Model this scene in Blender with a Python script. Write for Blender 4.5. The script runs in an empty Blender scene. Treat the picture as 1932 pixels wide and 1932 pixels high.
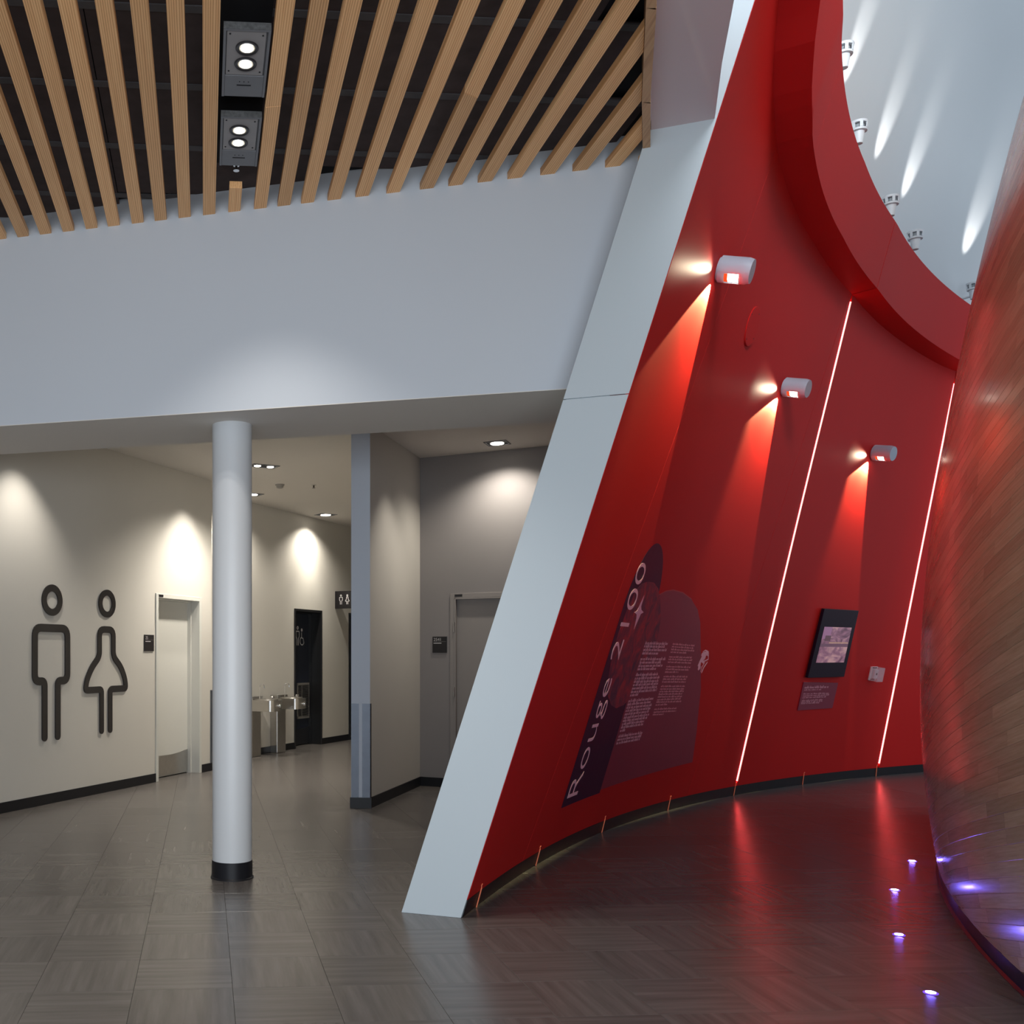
import bpy, bmesh, math, random
import numpy as np
from mathutils import Vector, Matrix

random.seed(7)
R = math.radians
scene = bpy.context.scene
COL = scene.collection

# ------------------------------------------------------------------ camera
FPX, CX, CY, EYE = 1873.0, 505.0, 1235.0, 1.5      # focal length and principal point in pixels, eye height in m
cam = bpy.data.cameras.new('camera')
cam.sensor_width = 36.0
cam.lens = 36.0 * FPX / 1932.0
cam.shift_x = (966.0 - CX) / 1932.0
cam.shift_y = (CY - 966.0) / 1932.0
cam.clip_start = 0.05
camo = bpy.data.objects.new('camera', cam)
camo.location = (0, 0, EYE)
camo.rotation_euler = (R(90), 0, 0)
COL.objects.link(camo)
scene.camera = camo

# ------------------------------------------------------------------ world and exposure
w = bpy.data.worlds.new('world')
scene.world = w
w.use_nodes = True
bg = w.node_tree.nodes['Background']
bg.inputs[0].default_value = (0.74, 0.86, 1.0, 1)
bg.inputs[1].default_value = 0.7
scene.view_settings.view_transform = 'Standard'
scene.view_settings.look = 'None'
scene.view_settings.exposure = 0.0
scene.view_settings.gamma = 1.0
scene.view_settings.use_curve_mapping = False
scene.cycles.use_denoising = True
scene.cycles.max_bounces = 8
scene.cycles.diffuse_bounces = 4
scene.cycles.glossy_bounces = 4
scene.cycles.transmission_bounces = 6
scene.cycles.sample_clamp_indirect = 4.0
scene.cycles.caustics_reflective = False
scene.cycles.caustics_refractive = False


def add_light(name, kind, loc, target, power, color=(1, 1, 1), **kw):
    l = bpy.data.lights.new(name, kind)
    l.energy = power
    l.color = color
    for k_, v_ in kw.items():
        setattr(l, k_, v_)
    o = bpy.data.objects.new(name, l)
    o.location = loc
    if target is not None:
        d = Vector(target) - Vector(loc)
        o.rotation_euler = d.to_track_quat('-Z', 'Y').to_euler()
    COL.objects.link(o)
    return o


# unseen low fill added behind the camera, aimed up to lift the slats
add_light('low_fill', 'AREA', (0.6, -3.2, 1.3), (1.6, 7.0, 5.2), 440, (0.86, 0.93, 1.0), shape='RECTANGLE', size=9.0, size_y=2.0)
add_light('high_fill', 'AREA', (2.8, -1.0, 8.5), (3.9, 8.0, 5.9), 85, (0.90, 0.95, 1.0), shape='RECTANGLE', size=3.0, size_y=2.0, spread=R(45))  # unseen high fill, added to brighten the fascia and upper wall

# ------------------------------------------------------------------ materials
MATS = {}


def mat(name, color, rough=0.5, metal=0.0, spec=0.5, coat=0.0, emit=None, estr=0.0, trans=0.0, noise=0.0, nscale=8.0, bump=0.0, coat_rough=0.1):
    if name in MATS:
        return MATS[name]
    m = bpy.data.materials.new(name)
    m.use_nodes = True
    nt = m.node_tree
    b = nt.nodes['Principled BSDF']
    b.inputs['Base Color'].default_value = (*color, 1)
    b.inputs['Roughness'].default_value = rough
    b.inputs['Metallic'].default_value = metal
    b.inputs['Specular IOR Level'].default_value = spec
    b.inputs['Coat Weight'].default_value = coat
    b.inputs['Coat Roughness'].default_value = coat_rough
    b.inputs['Transmission Weight'].default_value = trans
    if emit:
        b.inputs['Emission Color'].default_value = (*emit, 1)
        b.inputs['Emission Strength'].default_value = estr
    if noise > 0 or bump > 0:
        tc = nt.nodes.new('ShaderNodeTexCoord')
        n = nt.nodes.new('ShaderNodeTexNoise')
        n.inputs['Scale'].default_value = nscale
        n.inputs['Detail'].default_value = 4
        nt.links.new(tc.outputs['Object'], n.inputs['Vector'])
        if noise > 0:
            mx = nt.nodes.new('ShaderNodeMix')
            mx.data_type = 'RGBA'
            mx.inputs[6].default_value = (*[c * (1 - noise) for c in color], 1)
            mx.inputs[7].default_value = (*[min(1, c * (1 + noise)) for c in color], 1)
            nt.links.new(n.outputs['Fac'], mx.inputs[0])
            nt.links.new(mx.outputs[2], b.inputs['Base Color'])
        if bump > 0:
            bp = nt.nodes.new('ShaderNodeBump')
            bp.inputs['Strength'].default_value = bump
            bp.inputs['Distance'].default_value = 0.01
            nt.links.new(n.outputs['Fac'], bp.inputs['Height'])
            nt.links.new(bp.outputs[0], b.inputs['Normal'])
    MATS[name] = m
    return m


def grain_mat(name, cols, rough, scale=(1, 12, 12), coord='Object', coat=0.0, vary=0.25, wave=0.0, bump=0.0, spec=0.5, coat_rough=0.08, nscale=3.0):
    """streaky wood or linoleum: noise stretched along the local x axis, shifted and toned per object"""
    m = bpy.data.materials.new(name)
    m.use_nodes = True
    nt = m.node_tree
    L = nt.links
    b = nt.nodes['Principled BSDF']
    b.inputs['Roughness'].default_value = rough
    b.inputs['Coat Weight'].default_value = coat
    b.inputs['Coat Roughness'].default_value = coat_rough
    b.inputs['Specular IOR Level'].default_value = spec
    tc = nt.nodes.new('ShaderNodeTexCoord')
    oi = nt.nodes.new('ShaderNodeObjectInfo')
    mp = nt.nodes.new('ShaderNodeMapping')
    mp.inputs['Scale'].default_value = scale
    sc = nt.nodes.new('ShaderNodeVectorMath')
    sc.operation = 'SCALE'
    sc.inputs[3].default_value = 37.0
    cb = nt.nodes.new('ShaderNodeCombineXYZ')
    L.new(oi.outputs['Random'], cb.inputs[0])
    L.new(oi.outputs['Random'], cb.inputs[1])
    L.new(cb.outputs[0], sc.inputs[0])
    L.new(tc.outputs[coord], mp.inputs['Vector'])
    ad = nt.nodes.new('ShaderNodeVectorMath')
    L.new(mp.outputs[0], ad.inputs[0])
    L.new(sc.outputs[0], ad.inputs[1])
    n = nt.nodes.new('ShaderNodeTexNoise')
    n.inputs['Scale'].default_value = nscale
    n.inputs['Detail'].default_value = 5
    n.inputs['Roughness'].default_value = 0.6
    L.new(ad.outputs[0], n.inputs['Vector'])
    fac = n.outputs['Fac']
    if wave > 0:
        wv = nt.nodes.new('ShaderNodeTexWave')
        wv.wave_type = 'RINGS'
        wv.rings_direction = 'X'
        wv.inputs['Scale'].default_value = 1.3
        wv.inputs['Distortion'].default_value = 5.0
        wv.inputs['Detail'].default_value = 2.0
        wv.inputs['Detail Scale'].default_value = 0.6
        L.new(ad.outputs[0], wv.inputs['Vector'])
        mf = nt.nodes.new('ShaderNodeMix')
        mf.inputs[0].default_value = wave
        L.new(n.outputs['Fac'], mf.inputs[2])
        L.new(wv.outputs['Fac'], mf.inputs[3])
        fac = mf.outputs[0]
    cr = nt.nodes.new('ShaderNodeValToRGB')
    e = cr.color_ramp.elements
    e[0].position, e[1].position = 0.25, 0.75
    e[0].color = (*cols[0], 1)
    e[1].color = (*cols[-1], 1)
    for i, c in enumerate(cols[1:-1]):
        el = e.new(0.25 + 0.5 * (i + 1) / (len(cols) - 1))
        el.color = (*c, 1)
    L.new(fac, cr.inputs[0])
    hs = nt.nodes.new('ShaderNodeHueSaturation')
    mr = nt.nodes.new('ShaderNodeMapRange')
    mr.inputs['To Min'].default_value = 1 - vary
    mr.inputs['To Max'].default_value = 1 + vary
    L.new(oi.outputs['Random'], mr.inputs['Value'])
    L.new(mr.outputs[0], hs.inputs['Value'])
    L.new(cr.outputs[0], hs.inputs['Color'])
    L.new(hs.outputs[0], b.inputs['Base Color'])
    if bump > 0:
        bp = nt.nodes.new('ShaderNodeBump')
        bp.inputs['Strength'].default_value = bump
        bp.inputs['Distance'].default_value = 0.004
        L.new(fac, bp.inputs['Height'])
        L.new(bp.outputs[0], b.inputs['Normal'])
    MATS[name] = m
    return m


M_BEIGE = mat('beige_wall_paint', (0.66, 0.63, 0.57), 0.6, noise=0.03, nscale=2.0)
M_WHITE = mat('cool_white_paint', (0.60, 0.645, 0.70), 0.55, noise=0.02, nscale=1.5)
M_FIN = mat('white_cladding', (0.56, 0.63, 0.67), 0.5, noise=0.03, nscale=1.2)
M_GREY = mat('grey_wall_paint', (0.27, 0.25, 0.245), 0.6, noise=0.04, nscale=2.0)
M_BLUEGREY = mat('cool_lit_end', (0.62, 0.67, 0.76), 0.5)
M_CEIL = mat('ceiling_paint', (0.82, 0.78, 0.73), 0.7)
M_MAUVE = mat('red_lit_soffit', (0.66, 0.55, 0.57), 0.5, noise=0.04, nscale=1.5)
M_RED = mat('red_wall_paint', (0.56, 0.019, 0.018), 0.5, spec=0.08, noise=0.05, nscale=1.0)
M_REDDARK = mat('red_joint', (0.10, 0.004, 0.006), 0.6)
M_BLACK = mat('black_rubber', (0.010, 0.010, 0.013), 0.4, spec=0.3, noise=0.1, nscale=6)
M_BLACKSIGN = mat('black_sign', (0.012, 0.010, 0.012), 0.3, spec=0.5)
M_DARK = mat('dark_void', (0.004, 0.004, 0.006), 0.8)
M_DECK = mat('brown_deck_panel', (0.085, 0.062, 0.060), 0.75, noise=0.5, nscale=9, bump=0.3)
M_STRAP = mat('deck_strap', (0.12, 0.115, 0.12), 0.6, noise=0.3, nscale=12)
M_STEEL = mat('brushed_steel', (0.55, 0.53, 0.50), 0.28, metal=1.0, noise=0.08, nscale=20)
M_CHROME = mat('chrome', (0.85, 0.85, 0.86), 0.08, metal=1.0)
M_GUARD = mat('steel_guard', (0.14, 0.155, 0.185), 0.45, metal=0.7, noise=0.15, nscale=9)
M_GREYBOX = mat('grey_metal', (0.17, 0.17, 0.18), 0.5, noise=0.08, nscale=15)
M_GREYPLATE = mat('grey_plate', (0.29, 0.27, 0.265), 0.5, noise=0.10, nscale=10)
M_LAMPGREY = mat('lamp_body_grey', (0.42, 0.47, 0.55), 0.4)
M_LAMPWHITE = mat('lamp_body_white', (0.72, 0.76, 0.79), 0.45)
M_DOORWHITE = mat('door_paint', (0.66, 0.65, 0.60), 0.45, noise=0.03, nscale=3)
M_DOORGREY = mat('grey_door_paint', (0.29, 0.265, 0.25), 0.45, noise=0.03, nscale=3)
M_DOORBLACK = mat('black_door_gloss', (0.012, 0.014, 0.024), 0.18, spec=0.6)
M_FRAMEBLACK = mat('black_frame', (0.012, 0.012, 0.013), 0.35)
M_COLUMN = mat('column_paint', (0.66, 0.68, 0.70), 0.35, noise=0.03, nscale=4)
M_GLYPH = mat('white_print', (0.75, 0.73, 0.73), 0.5)
M_PINK = mat('pink_print', (0.98, 0.56, 0.66), 0.5)
M_NAVY = mat('navy_print', (0.030, 0.006, 0.036), 0.45, spec=.15)
M_PURPLE = mat('purple_print', (0.24, 0.010, 0.040), 0.45, noise=0.1, nscale=2)
M_LAMP = mat('lamp_lens', (1, 1, 1), 0.5, emit=(0.95, 0.97, 1.0), estr=6)
M_LAMPW = mat('lamp_lens_warm', (1, 1, 1), 0.5, emit=(1.0, 0.93, 0.82), estr=9)
M_SPOTLENS = mat('spot_window', (1, 1, 1), 0.5, emit=(1.0, 0.86, 0.70), estr=14)
M_SPOTGLOW = mat('spot_window_rim', (0.6, 0.1, 0.03), 0.4, emit=(1.0, 0.10, 0.015), estr=0.6)
M_NEON = mat('red_led_tube', (1, 0.5, 0.5), 0.4, emit=(1.0, 0.045, 0.05), estr=22)
M_NEONCORE = mat('red_led_core', (1, 0.8, 0.75), 0.4, emit=(1.0, 0.42, 0.36), estr=1.7)
M_STUB = mat('copper_strip', (0.8, 0.25, 0.14), 0.35, emit=(1.0, 0.22, 0.10), estr=0.12)
M_BLUE = mat('blue_led_lens', (0.8, 0.8, 1), 0.3, emit=(0.18, 0.14, 1.0), estr=230)
M_BLUEHALO = mat('led_halo_rim', (0.05, 0.03, 0.08), 0.3, emit=(0.16, 0.06, 1.0), estr=1.6)
M_BACKING = mat('drum_backing', (0.05, 0.03, 0.02), 0.7)
M_GLASS = mat('clear_plastic', (0.9, 0.75, 0.8), 0.08)
M_GLASS.node_tree.nodes['Principled BSDF'].inputs['Alpha'].default_value = 0.22
M_JOINT = mat('dark_joint', (0.01, 0.01, 0.012), 0.8)

M_FIR = grain_mat('fir_slat', [(0.63, 0.31, 0.125), (0.84, 0.455, 0.20), (0.95, 0.575, 0.28)], 0.5, scale=(0.7, 22, 22), vary=0.16, wave=0.45, spec=0.35)
M_FIRY = grain_mat('fir_trim', [(0.36, 0.19, 0.095), (0.54, 0.315, 0.165), (0.60, 0.37, 0.20)], 0.5, scale=(22, 0.7, 22), vary=0.1, spec=0.35)
M_TILE = grain_mat('linoleum_tile', [(0.090, 0.080, 0.074), (0.124, 0.112, 0.104), (0.160, 0.146, 0.136)], 0.27, scale=(0.45, 6.5, 1), vary=0.09, spec=0.5)
M_MAPLE = grain_mat('maple_board', [(0.44, 0.335, 0.20), (0.54, 0.42, 0.265), (0.62, 0.49, 0.325)], 0.26, scale=(1.2, 26, 1), coord='UV', vary=0.17, coat=0.35, coat_rough=0.14)


def mottled(name, c1, c2, c3, scale, rough=0.5, estr=0.0, stretch=(1, 1, 1)):
    m = bpy.data.materials.new(name)
    m.use_nodes = True
    nt = m.node_tree
    b = nt.nodes['Principled BSDF']
    b.inputs['Roughness'].default_value = rough
    tc = nt.nodes.new('ShaderNodeTexCoord')
    mp = nt.nodes.new('ShaderNodeMapping')
    mp.inputs['Scale'].default_value = stretch
    n = nt.nodes.new('ShaderNodeTexNoise')
    n.inputs['Scale'].default_value = scale
    n.inputs['Detail'].default_value = 6
    n.inputs['Distortion'].default_value = 1.2
    cr = nt.nodes.new('ShaderNodeValToRGB')
    e = cr.color_ramp.elements
    e[0].position, e[1].position = 0.32, 0.68
    e[0].color, e[1].color = (*c1, 1), (*c3, 1)
    x = e.new(0.5)
    x.color = (*c2, 1)
    nt.links.new(tc.outputs['Object'], mp.inputs[0])
    nt.links.new(mp.outputs[0], n.inputs['Vector'])
    nt.links.new(n.outputs['Fac'], cr.inputs[0])
    nt.links.new(cr.outputs[0], b.inputs['Base Color'])
    if estr > 0:
        nt.links.new(cr.outputs[0], b.inputs['Emission Color'])
        b.inputs['Emission Strength'].default_value = estr
    MATS[name] = m
    return m


M_MOON = mottled('moon_print', (0.05, 0.010, 0.045), (0.19, 0.014, 0.040), (0.42, 0.016, 0.028), 7.0)
M_SCREEN = mottled('screen_image', (0.11, 0.04, 0.07), (0.30, 0.13, 0.19), (0.55, 0.30, 0.30), 5.0, 0.3, 0.45, (1, 1, 2.2))
M_SCREENHAZE = mottled('screen_image_sky', (0.18, 0.10, 0.18), (0.34, 0.20, 0.30), (0.42, 0.24, 0.34), 8.0, 0.3, 0.45, (1, 1, 3))


# ------------------------------------------------------------------ object helpers
def tag(o, label=None, cat=None, group=None, kind=None):
    if label:
        o['label'] = label
    if cat:
        o['category'] = cat
    if group:
        o['group'] = group
    if kind:
        o['kind'] = kind
    return o


def mesh_obj(name, verts, faces, m, parent=None, smooth=False, uvs=None):
    me = bpy.data.meshes.new(name)
    me.from_pydata([tuple(float(c) for c in v) for v in verts], [], faces)
    me.update()
    if smooth:
        me.polygons.foreach_set('use_smooth', [True] * len(me.polygons))
    if uvs is not None:
        ul = me.uv_layers.new(name='UVMap')
        for li, lp in enumerate(me.loops):
            ul.data[li].uv = uvs[lp.vertex_index]
    me.materials.append(m)
    o = bpy.data.objects.new(name, me)
    if parent is not None:
        o.parent = parent
        o.matrix_parent_inverse = parent_inv(parent)
    COL.objects.link(o)
    return o


def parent_inv(p):
    # empties and meshes are created with known matrices; evaluate basis chain by hand
    mtx = p.matrix_basis.copy()
    q = p
    while q.parent is not None:
        mtx = q.parent.matrix_basis @ q.matrix_parent_inverse @ mtx if False else (q.matrix_parent_inverse @ mtx)
        q = q.parent
        mtx = q.matrix_basis @ mtx
    return mtx.inverted()


def empty(name, loc, label=None, cat=None, group=None, kind=None):
    o = bpy.data.objects.new(name, None)
    o.empty_display_size = 0.1
    o.location = loc
    COL.objects.link(o)
    return tag(o, label, cat, group, kind)


class MB:
    """collects shapes (world coordinates) for one mesh"""

    def __init__(s):
        s.v, s.f = [], []

    def add(s, vs, fs):
        n = len(s.v)
        s.v += [tuple(v) for v in vs]
        s.f += [tuple(i + n for i in f) for f in fs]
        return s

    def hexa(s, b, t):
        """b, t: four bottom and four top corners, counter-clockwise seen from above"""
        return s.add(list(b) + list(t), [(3, 2, 1, 0), (4, 5, 6, 7), (0, 1, 5, 4), (1, 2, 6, 5), (2, 3, 7, 6), (3, 0, 4, 7)])

    def prism(s, pts, z0, z1):
        n = len(pts)
        vs = [(p[0], p[1], z0) for p in pts] + [(p[0], p[1], z1) for p in pts]
        return s.add(vs, [tuple(range(n))[::-1], tuple(range(n, 2 * n))] + [(i, (i + 1) % n, (i + 1) % n + n, i + n) for i in range(n)])

    def box(s, fr, x0, x1, y0, y1, z0, z1):
        """box in a frame fr(x,y,z)->world"""
        return s.hexa([fr(x0, y0, z0), fr(x1, y0, z0), fr(x1, y1, z0), fr(x0, y1, z0)], [fr(x0, y0, z1), fr(x1, y0, z1), fr(x1, y1, z1), fr(x0, y1, z1)])

    def lathe(s, c, ax, prof, n=24, cap=True):
        """prof: list of (distance along ax, radius)"""
        ax = Vector(ax).normalized()
        u = ax.orthogonal().normalized()
        v = ax.cross(u)
        c = Vector(c)
        vs, fs = [], []
        for (d, r) in prof:
            for i in range(n):
                a = 2 * math.pi * i / n
                vs.append(c + ax * d + (u * math.cos(a) + v * math.sin(a)) * r)
        for j in range(len(prof) - 1):
            for i in range(n):
                fs.append((j * n + i, j * n + (i + 1) % n, (j + 1) * n + (i + 1) % n, (j + 1) * n + i))
        if cap:
            fs.append(tuple(range(n))[::-1])
            fs.append(tuple(range((len(prof) - 1) * n, len(prof) * n)))
        return s.add(vs, fs)

    def tube(s, pts, r, n=8):
        pts = [Vector(p) for p in pts]
        t0 = (pts[1] - pts[0]).normalized()
        u = t0.orthogonal().normalized()
        vs, fs = [], []
        for k_, p in enumerate(pts):
            t = (pts[min(k_ + 1, len(pts) - 1)] - pts[max(k_ - 1, 0)]).normalized()
            u = (u - t * u.dot(t)).normalized()
            v = t.cross(u)
            for i in range(n):
                a = 2 * math.pi * i / n
                vs.append(p + (u * math.cos(a) + v * math.sin(a)) * r)
        for j in range(len(pts) - 1):
            for i in range(n):
                fs.append((j * n + i, j * n + (i + 1) % n, (j + 1) * n + (i + 1) % n, (j + 1) * n + i))
        fs.append(tuple(range(n))[::-1])
        fs.append(tuple(range((len(pts) - 1) * n, len(pts) * n)))
        return s.add(vs, fs)

    def build(s, name, m, parent=None, smooth=False, origin=None, bevel=0.0):
        vs = s.v
        o = mesh_obj(name, vs, s.f, m, parent, smooth)
        bm = bmesh.new()
        bm.from_mesh(o.data)
        bmesh.ops.recalc_face_normals(bm, faces=bm.faces)
        if bevel > 0:
            es = [e for e in bm.edges if len(e.link_faces) == 2 and e.calc_face_angle(0) > 0.6]
            bmesh.ops.bevel(bm, geom=es, offset=bevel, segments=2, affect='EDGES', profile=0.5)
        bm.to_mesh(o.data)
        bm.free()
        if smooth:
            smooth_by_angle(o)
        return o


def smooth_by_angle(o, ang=35):
    me = o.data
    me.polygons.foreach_set('use_smooth', [True] * len(me.polygons))
    bm = bmesh.new()
    bm.from_mesh(me)
    for e in bm.edges:
        e.smooth = not (len(e.link_faces) == 2 and e.calc_face_angle(0) > R(ang))
    bm.to_mesh(me)
    bm.free()


def curve_mesh(loops=None, text=None, size=1.0, thick=0.004, cuts=None):
    """flat outline(s) or text as a thin solid in the xy plane -> (verts, faces)"""
    if text is not None:
        cu = bpy.data.curves.new('tmp', 'FONT')
        cu.body = text
        cu.size = size
        cu.resolution_u = 6
        cu.offset = -0.012 * size
    else:
        cu = bpy.data.curves.new('tmp', 'CURVE')
        cu.dimensions = '2D'
        for lp in loops:
            sp = cu.splines.new('POLY')
            sp.points.add(len(lp) - 1)
            for i, p in enumerate(lp):
                sp.points[i].co = (p[0], p[1], 0, 1)
            sp.use_cyclic_u = True
    cu.fill_mode = 'BOTH'
    cu.extrude = thick / 2
    ob = bpy.data.objects.new('tmp', cu)
    COL.objects.link(ob)
    dg = bpy.context.evaluated_depsgraph_get()
    me = bpy.data.meshes.new_from_object(ob.evaluated_get(dg))
    bpy.data.objects.remove(ob)
    bpy.data.curves.remove(cu)
    bm = bmesh.new()
    bm.from_mesh(me)
    bmesh.ops.remove_doubles(bm, verts=bm.verts, dist=1e-6)
    if cuts:
        for ax, step in cuts:
            xs = [v.co[ax] for v in bm.verts]
            k_ = math.ceil(min(xs) / step)
            while k_ * step < max(xs):
                co, no = [0, 0, 0], [0, 0, 0]
                co[ax] = k_ * step
                no[ax] = 1
                bmesh.ops.bisect_plane(bm, geom=bm.verts[:] + bm.edges[:] + bm.faces[:], plane_co=co, plane_no=no)
                k_ += 1
    bm.verts.index_update()
    vs = [tuple(v.co) for v in bm.verts]
    fs = [tuple(v.index for v in f.verts) for f in bm.faces]
    bm.free()
    bpy.data.meshes.remove(me)
    return vs, fs


def ellipse(cx, cy, rx, ry, n=40):
    return [(cx + rx * math.cos(2 * math.pi * i / n), cy + ry * math.sin(2 * math.pi * i / n)) for i in range(n)]


def rounded(path, rad, n=6):
    """round the corners of an open polyline"""
    out = [path[0]]
    for i in range(1, len(path) - 1):
        p, a, b = Vector(path[i]), Vector(path[i - 1]), Vector(path[i + 1])
        r = rad[i - 1] if isinstance(rad, (list, tuple)) else rad
        if r <= 0:
            out.append(tuple(p))
            continue
        d1, d2 = (a - p), (b - p)
        r = min(r, d1.length * 0.49, d2.length * 0.49)
        q1, q2 = p + d1.normalized() * r, p + d2.normalized() * r
        for k_ in range(n + 1):
            t = k_ / n
            out.append(tuple(q1 * (1 - t) ** 2 + p * 2 * t * (1 - t) + q2 * t * t))
    out.append(path[-1])
    return out


def stroke(path, wd, caps=True):
    """outline polygon of a thick polyline"""
    P = [Vector(p) for p in path]
    Lf, Rt = [], []
    n = len(P)
    for i in range(n):
        a = (P[i] - P[i - 1]).normalized() if i > 0 else None
        b = (P[i + 1] - P[i]).normalized() if i < n - 1 else None
        if a is None:
            t, sc_ = b, 1
        elif b is None:
            t, sc_ = a, 1
        else:
            t = (a + b).normalized()
            sc_ = 1 / max(0.5, t.dot(b))
        nn = Vector((-t.y, t.x)) * (wd / 2) * sc_
        Lf.append(P[i] + nn)
        Rt.append(P[i] - nn)
    out = list(Lf)
    if caps:
        d = (P[-1] - P[-2]).normalized()
        nn = Vector((-d.y, d.x))
        out += [P[-1] + nn * (wd / 2) * math.cos(a) + d * (wd / 2) * math.sin(a) for a in [math.pi * k_ / 8 for k_ in range(1, 8)]]
    out += Rt[::-1]
    if caps:
        d = (P[0] - P[1]).normalized()
        nn = Vector((d.y, -d.x))
        out += [P[0] - nn * (wd / 2) * math.cos(a) + d * (wd / 2) * math.sin(a) for a in [math.pi * k_ / 8 for k_ in range(1, 8)]]
    return [tuple(p) for p in out]


class Wall:
    """a straight wall seen in plan: origin, direction, normal towards the room"""

    def __init__(s, p, d):
        s.p = Vector(p)
        s.d = Vector(d).normalized()
        s.n = Vector((s.d.y, -s.d.x))
        if s.n.y > 0:
            s.n = -s.n

    def s_at(s, px):
        r = (px - CX) / FPX
        return (r * s.p.y - s.p.x) / (s.d.x - r * s.d.y)

    def sz(s, px, py):
        t = s.s_at(px)
        return t, EYE + (CY - py) / FPX * (s.p.y + t * s.d.y)

    def pt(s, t, z, off=0.0):
        q = s.p + s.d * t + s.n * off
        return (q.x, q.y, z)

    def fr(s):
        return lambda x, y, z: s.pt(x, z, y)


def on_floor(px, py, z=0.0):
    Y = FPX * (EYE - z) / (py - CY)
    return ((px - CX) / FPX * Y, Y)


def at_height(px, py, z):
    Y = FPX * (z - EYE) / (CY - py)
    return ((px - CX) / FPX * Y, Y)


# building grid, used by floor tiles and the slatted ceiling
GW = Vector((0.99796, 0.06394))
GU = Vector((-0.06394, 0.99796))


def grid(a, b):
    q = GW * a + GU * b
    return (q.x, q.y)


# ------------------------------------------------------------------ the curved red wall: base curve, lean, and where a sight line meets it
PXC = [-1.6e-07, 1.019e-05, -0.00025672, 0.00239258, 0.01698017, 0.4583799, 1.08819083]
PYC = [1.8e-07, -1.113e-05, 0.00026956, -0.00340054, -0.00311663, 0.88518445, 5.6210061]
DPX, DPY = np.polyder(PXC), np.polyder(PYC)


def rb(s):
    return np.array([np.polyval(PXC, s), np.polyval(PYC, s)])


def rt(s):
    t = np.array([np.polyval(DPX, s), np.polyval(DPY, s)])
    return t / np.sqrt((t * t).sum(0))


def rn(s):
    t = rt(s)
    return np.array([t[1], -t[0]])


def rk(s):
    return np.interp(s, [0, 2, 6, 9, 13, 20], [.30, .30, .262, .2, .17, .15])


def RP(s, z, off=0.0):
    b, n, k_ = rb(s), rn(s), rk(s)
    q = b + z * k_ * n
    f = 1 / math.sqrt(1 + k_ * k_)
    return Vector((float(q[0] + off * n[0] * f), float(q[1] + off * n[1] * f), float(z - off * k_ * f)))


SS = np.linspace(-0.9, 15, 1500)
_b, _t, _n, _k = rb(SS), rt(SS), rn(SS), rk(SS)


def hit(px, py):
    r, q = (px - CX) / FPX, (CY - py) / FPX
    Y = (_b * _t).sum(0) / (r * _t[0] + _t[1])
    z = EYE + q * Y
    d = (r * Y - _b[0]) * _n[0] + (Y - _b[1]) * _n[1] - z * _k
    i = np.where(d[:-1] * d[1:] < 0)[0][0]
    f = d[i] / (d[i] - d[i + 1])
    return float(SS[i] + f * (SS[i + 1] - SS[i])), float(z[i] + f * (z[i + 1] - z[i]))


def ledge_z(s):
    return float(np.interp(s, [0.2, 1.03, 1.34, 1.77, 2.3, 4.5, 6, 9.4, 14], [5.55, 5.28, 5.14, 5.02, 4.965, 4.96, 4.89, 4.75, 4.60]))


def ledge_w(s):
    return float(np.interp(s, [0.3, 2.3, 14], [.22, .215, .20]))


# ================================================================== THE SETTING
def struct(name, o_or_mb, m=None, parent=None, **kw):
    o = o_or_mb.build(name, m, parent, **kw) if isinstance(o_or_mb, MB) else o_or_mb
    if parent is None:
        o['kind'] = 'structure'
    return o


# ---- floor: a screed with square linoleum tiles, grain turned on every second one
TS = 0.4425
A0, B0 = 0.128, 4.467
floor = struct('floor', MB().prism([(-8, -7), (16, -7), (16, 26), (-8, 26)], -0.2, -0.006), M_JOINT)  # near-black slab that shows between the tiles as joints
g = TS / 2 - 0.0006


def tile_mesh(name):
    mb = MB().box(lambda x, y, z: (x, y, z), -g, g, -g, g, -0.006, 0.0)
    me = bpy.data.meshes.new(name)
    me.from_pydata(mb.v, [], mb.f)
    bm = bmesh.new()
    bm.from_mesh(me)
    bmesh.ops.recalc_face_normals(bm, faces=bm.faces)
    es = [e for e in bm.edges if all(v.co.z > -0.001 for v in e.verts)]
    bmesh.ops.bevel(bm, geom=es, offset=0.0008, segments=1, affect='EDGES')
    bm.to_mesh(me)
    bm.free()
    me.materials.append(M_TILE)
    return me


tile_me = tile_mesh('floor_tile')
cands = []
for i in range(-40, 60):
    for j in range(-12, 52):
        a, b = A0 + (i + .5) * TS, B0 + (j + .5) * TS
        x, y = grid(a, b)
        if not (-8 < x < 13 and -3 < y < 25):
            continue
        vis = False
        if y > 3.6:
            px, py = CX + FPX * x / y, CY + FPX * EYE / y
            if -140 < px < 2070 and py < 2200:
                vis = True
                # behind the left wall, the partition or the red wall?
                if y < 4.8 + 0.0 and False:
                    vis = True
                if x < -2.52 - .12 + (y - 9.365) * .515 and y < 13.2:
                    vis = False
                if x > 1.95 and y > 11.4 and x < rb(np.float64(5))[0] - .5:
                    vis = False
                if y > 16.5:
                    vis = vis and px < 680
                if px > 1760 and y > 7.2:
                    vis = False
                if 560 < px and y > 12.6:
                    vis = vis and px < 665
        hgt = FPX * EYE * TS / max(y, 1) ** 2
        cands.append((hgt if vis else 0, i, j, x, y))
cands.sort(reverse=True)
joined = MB()
jm_uv = []
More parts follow.
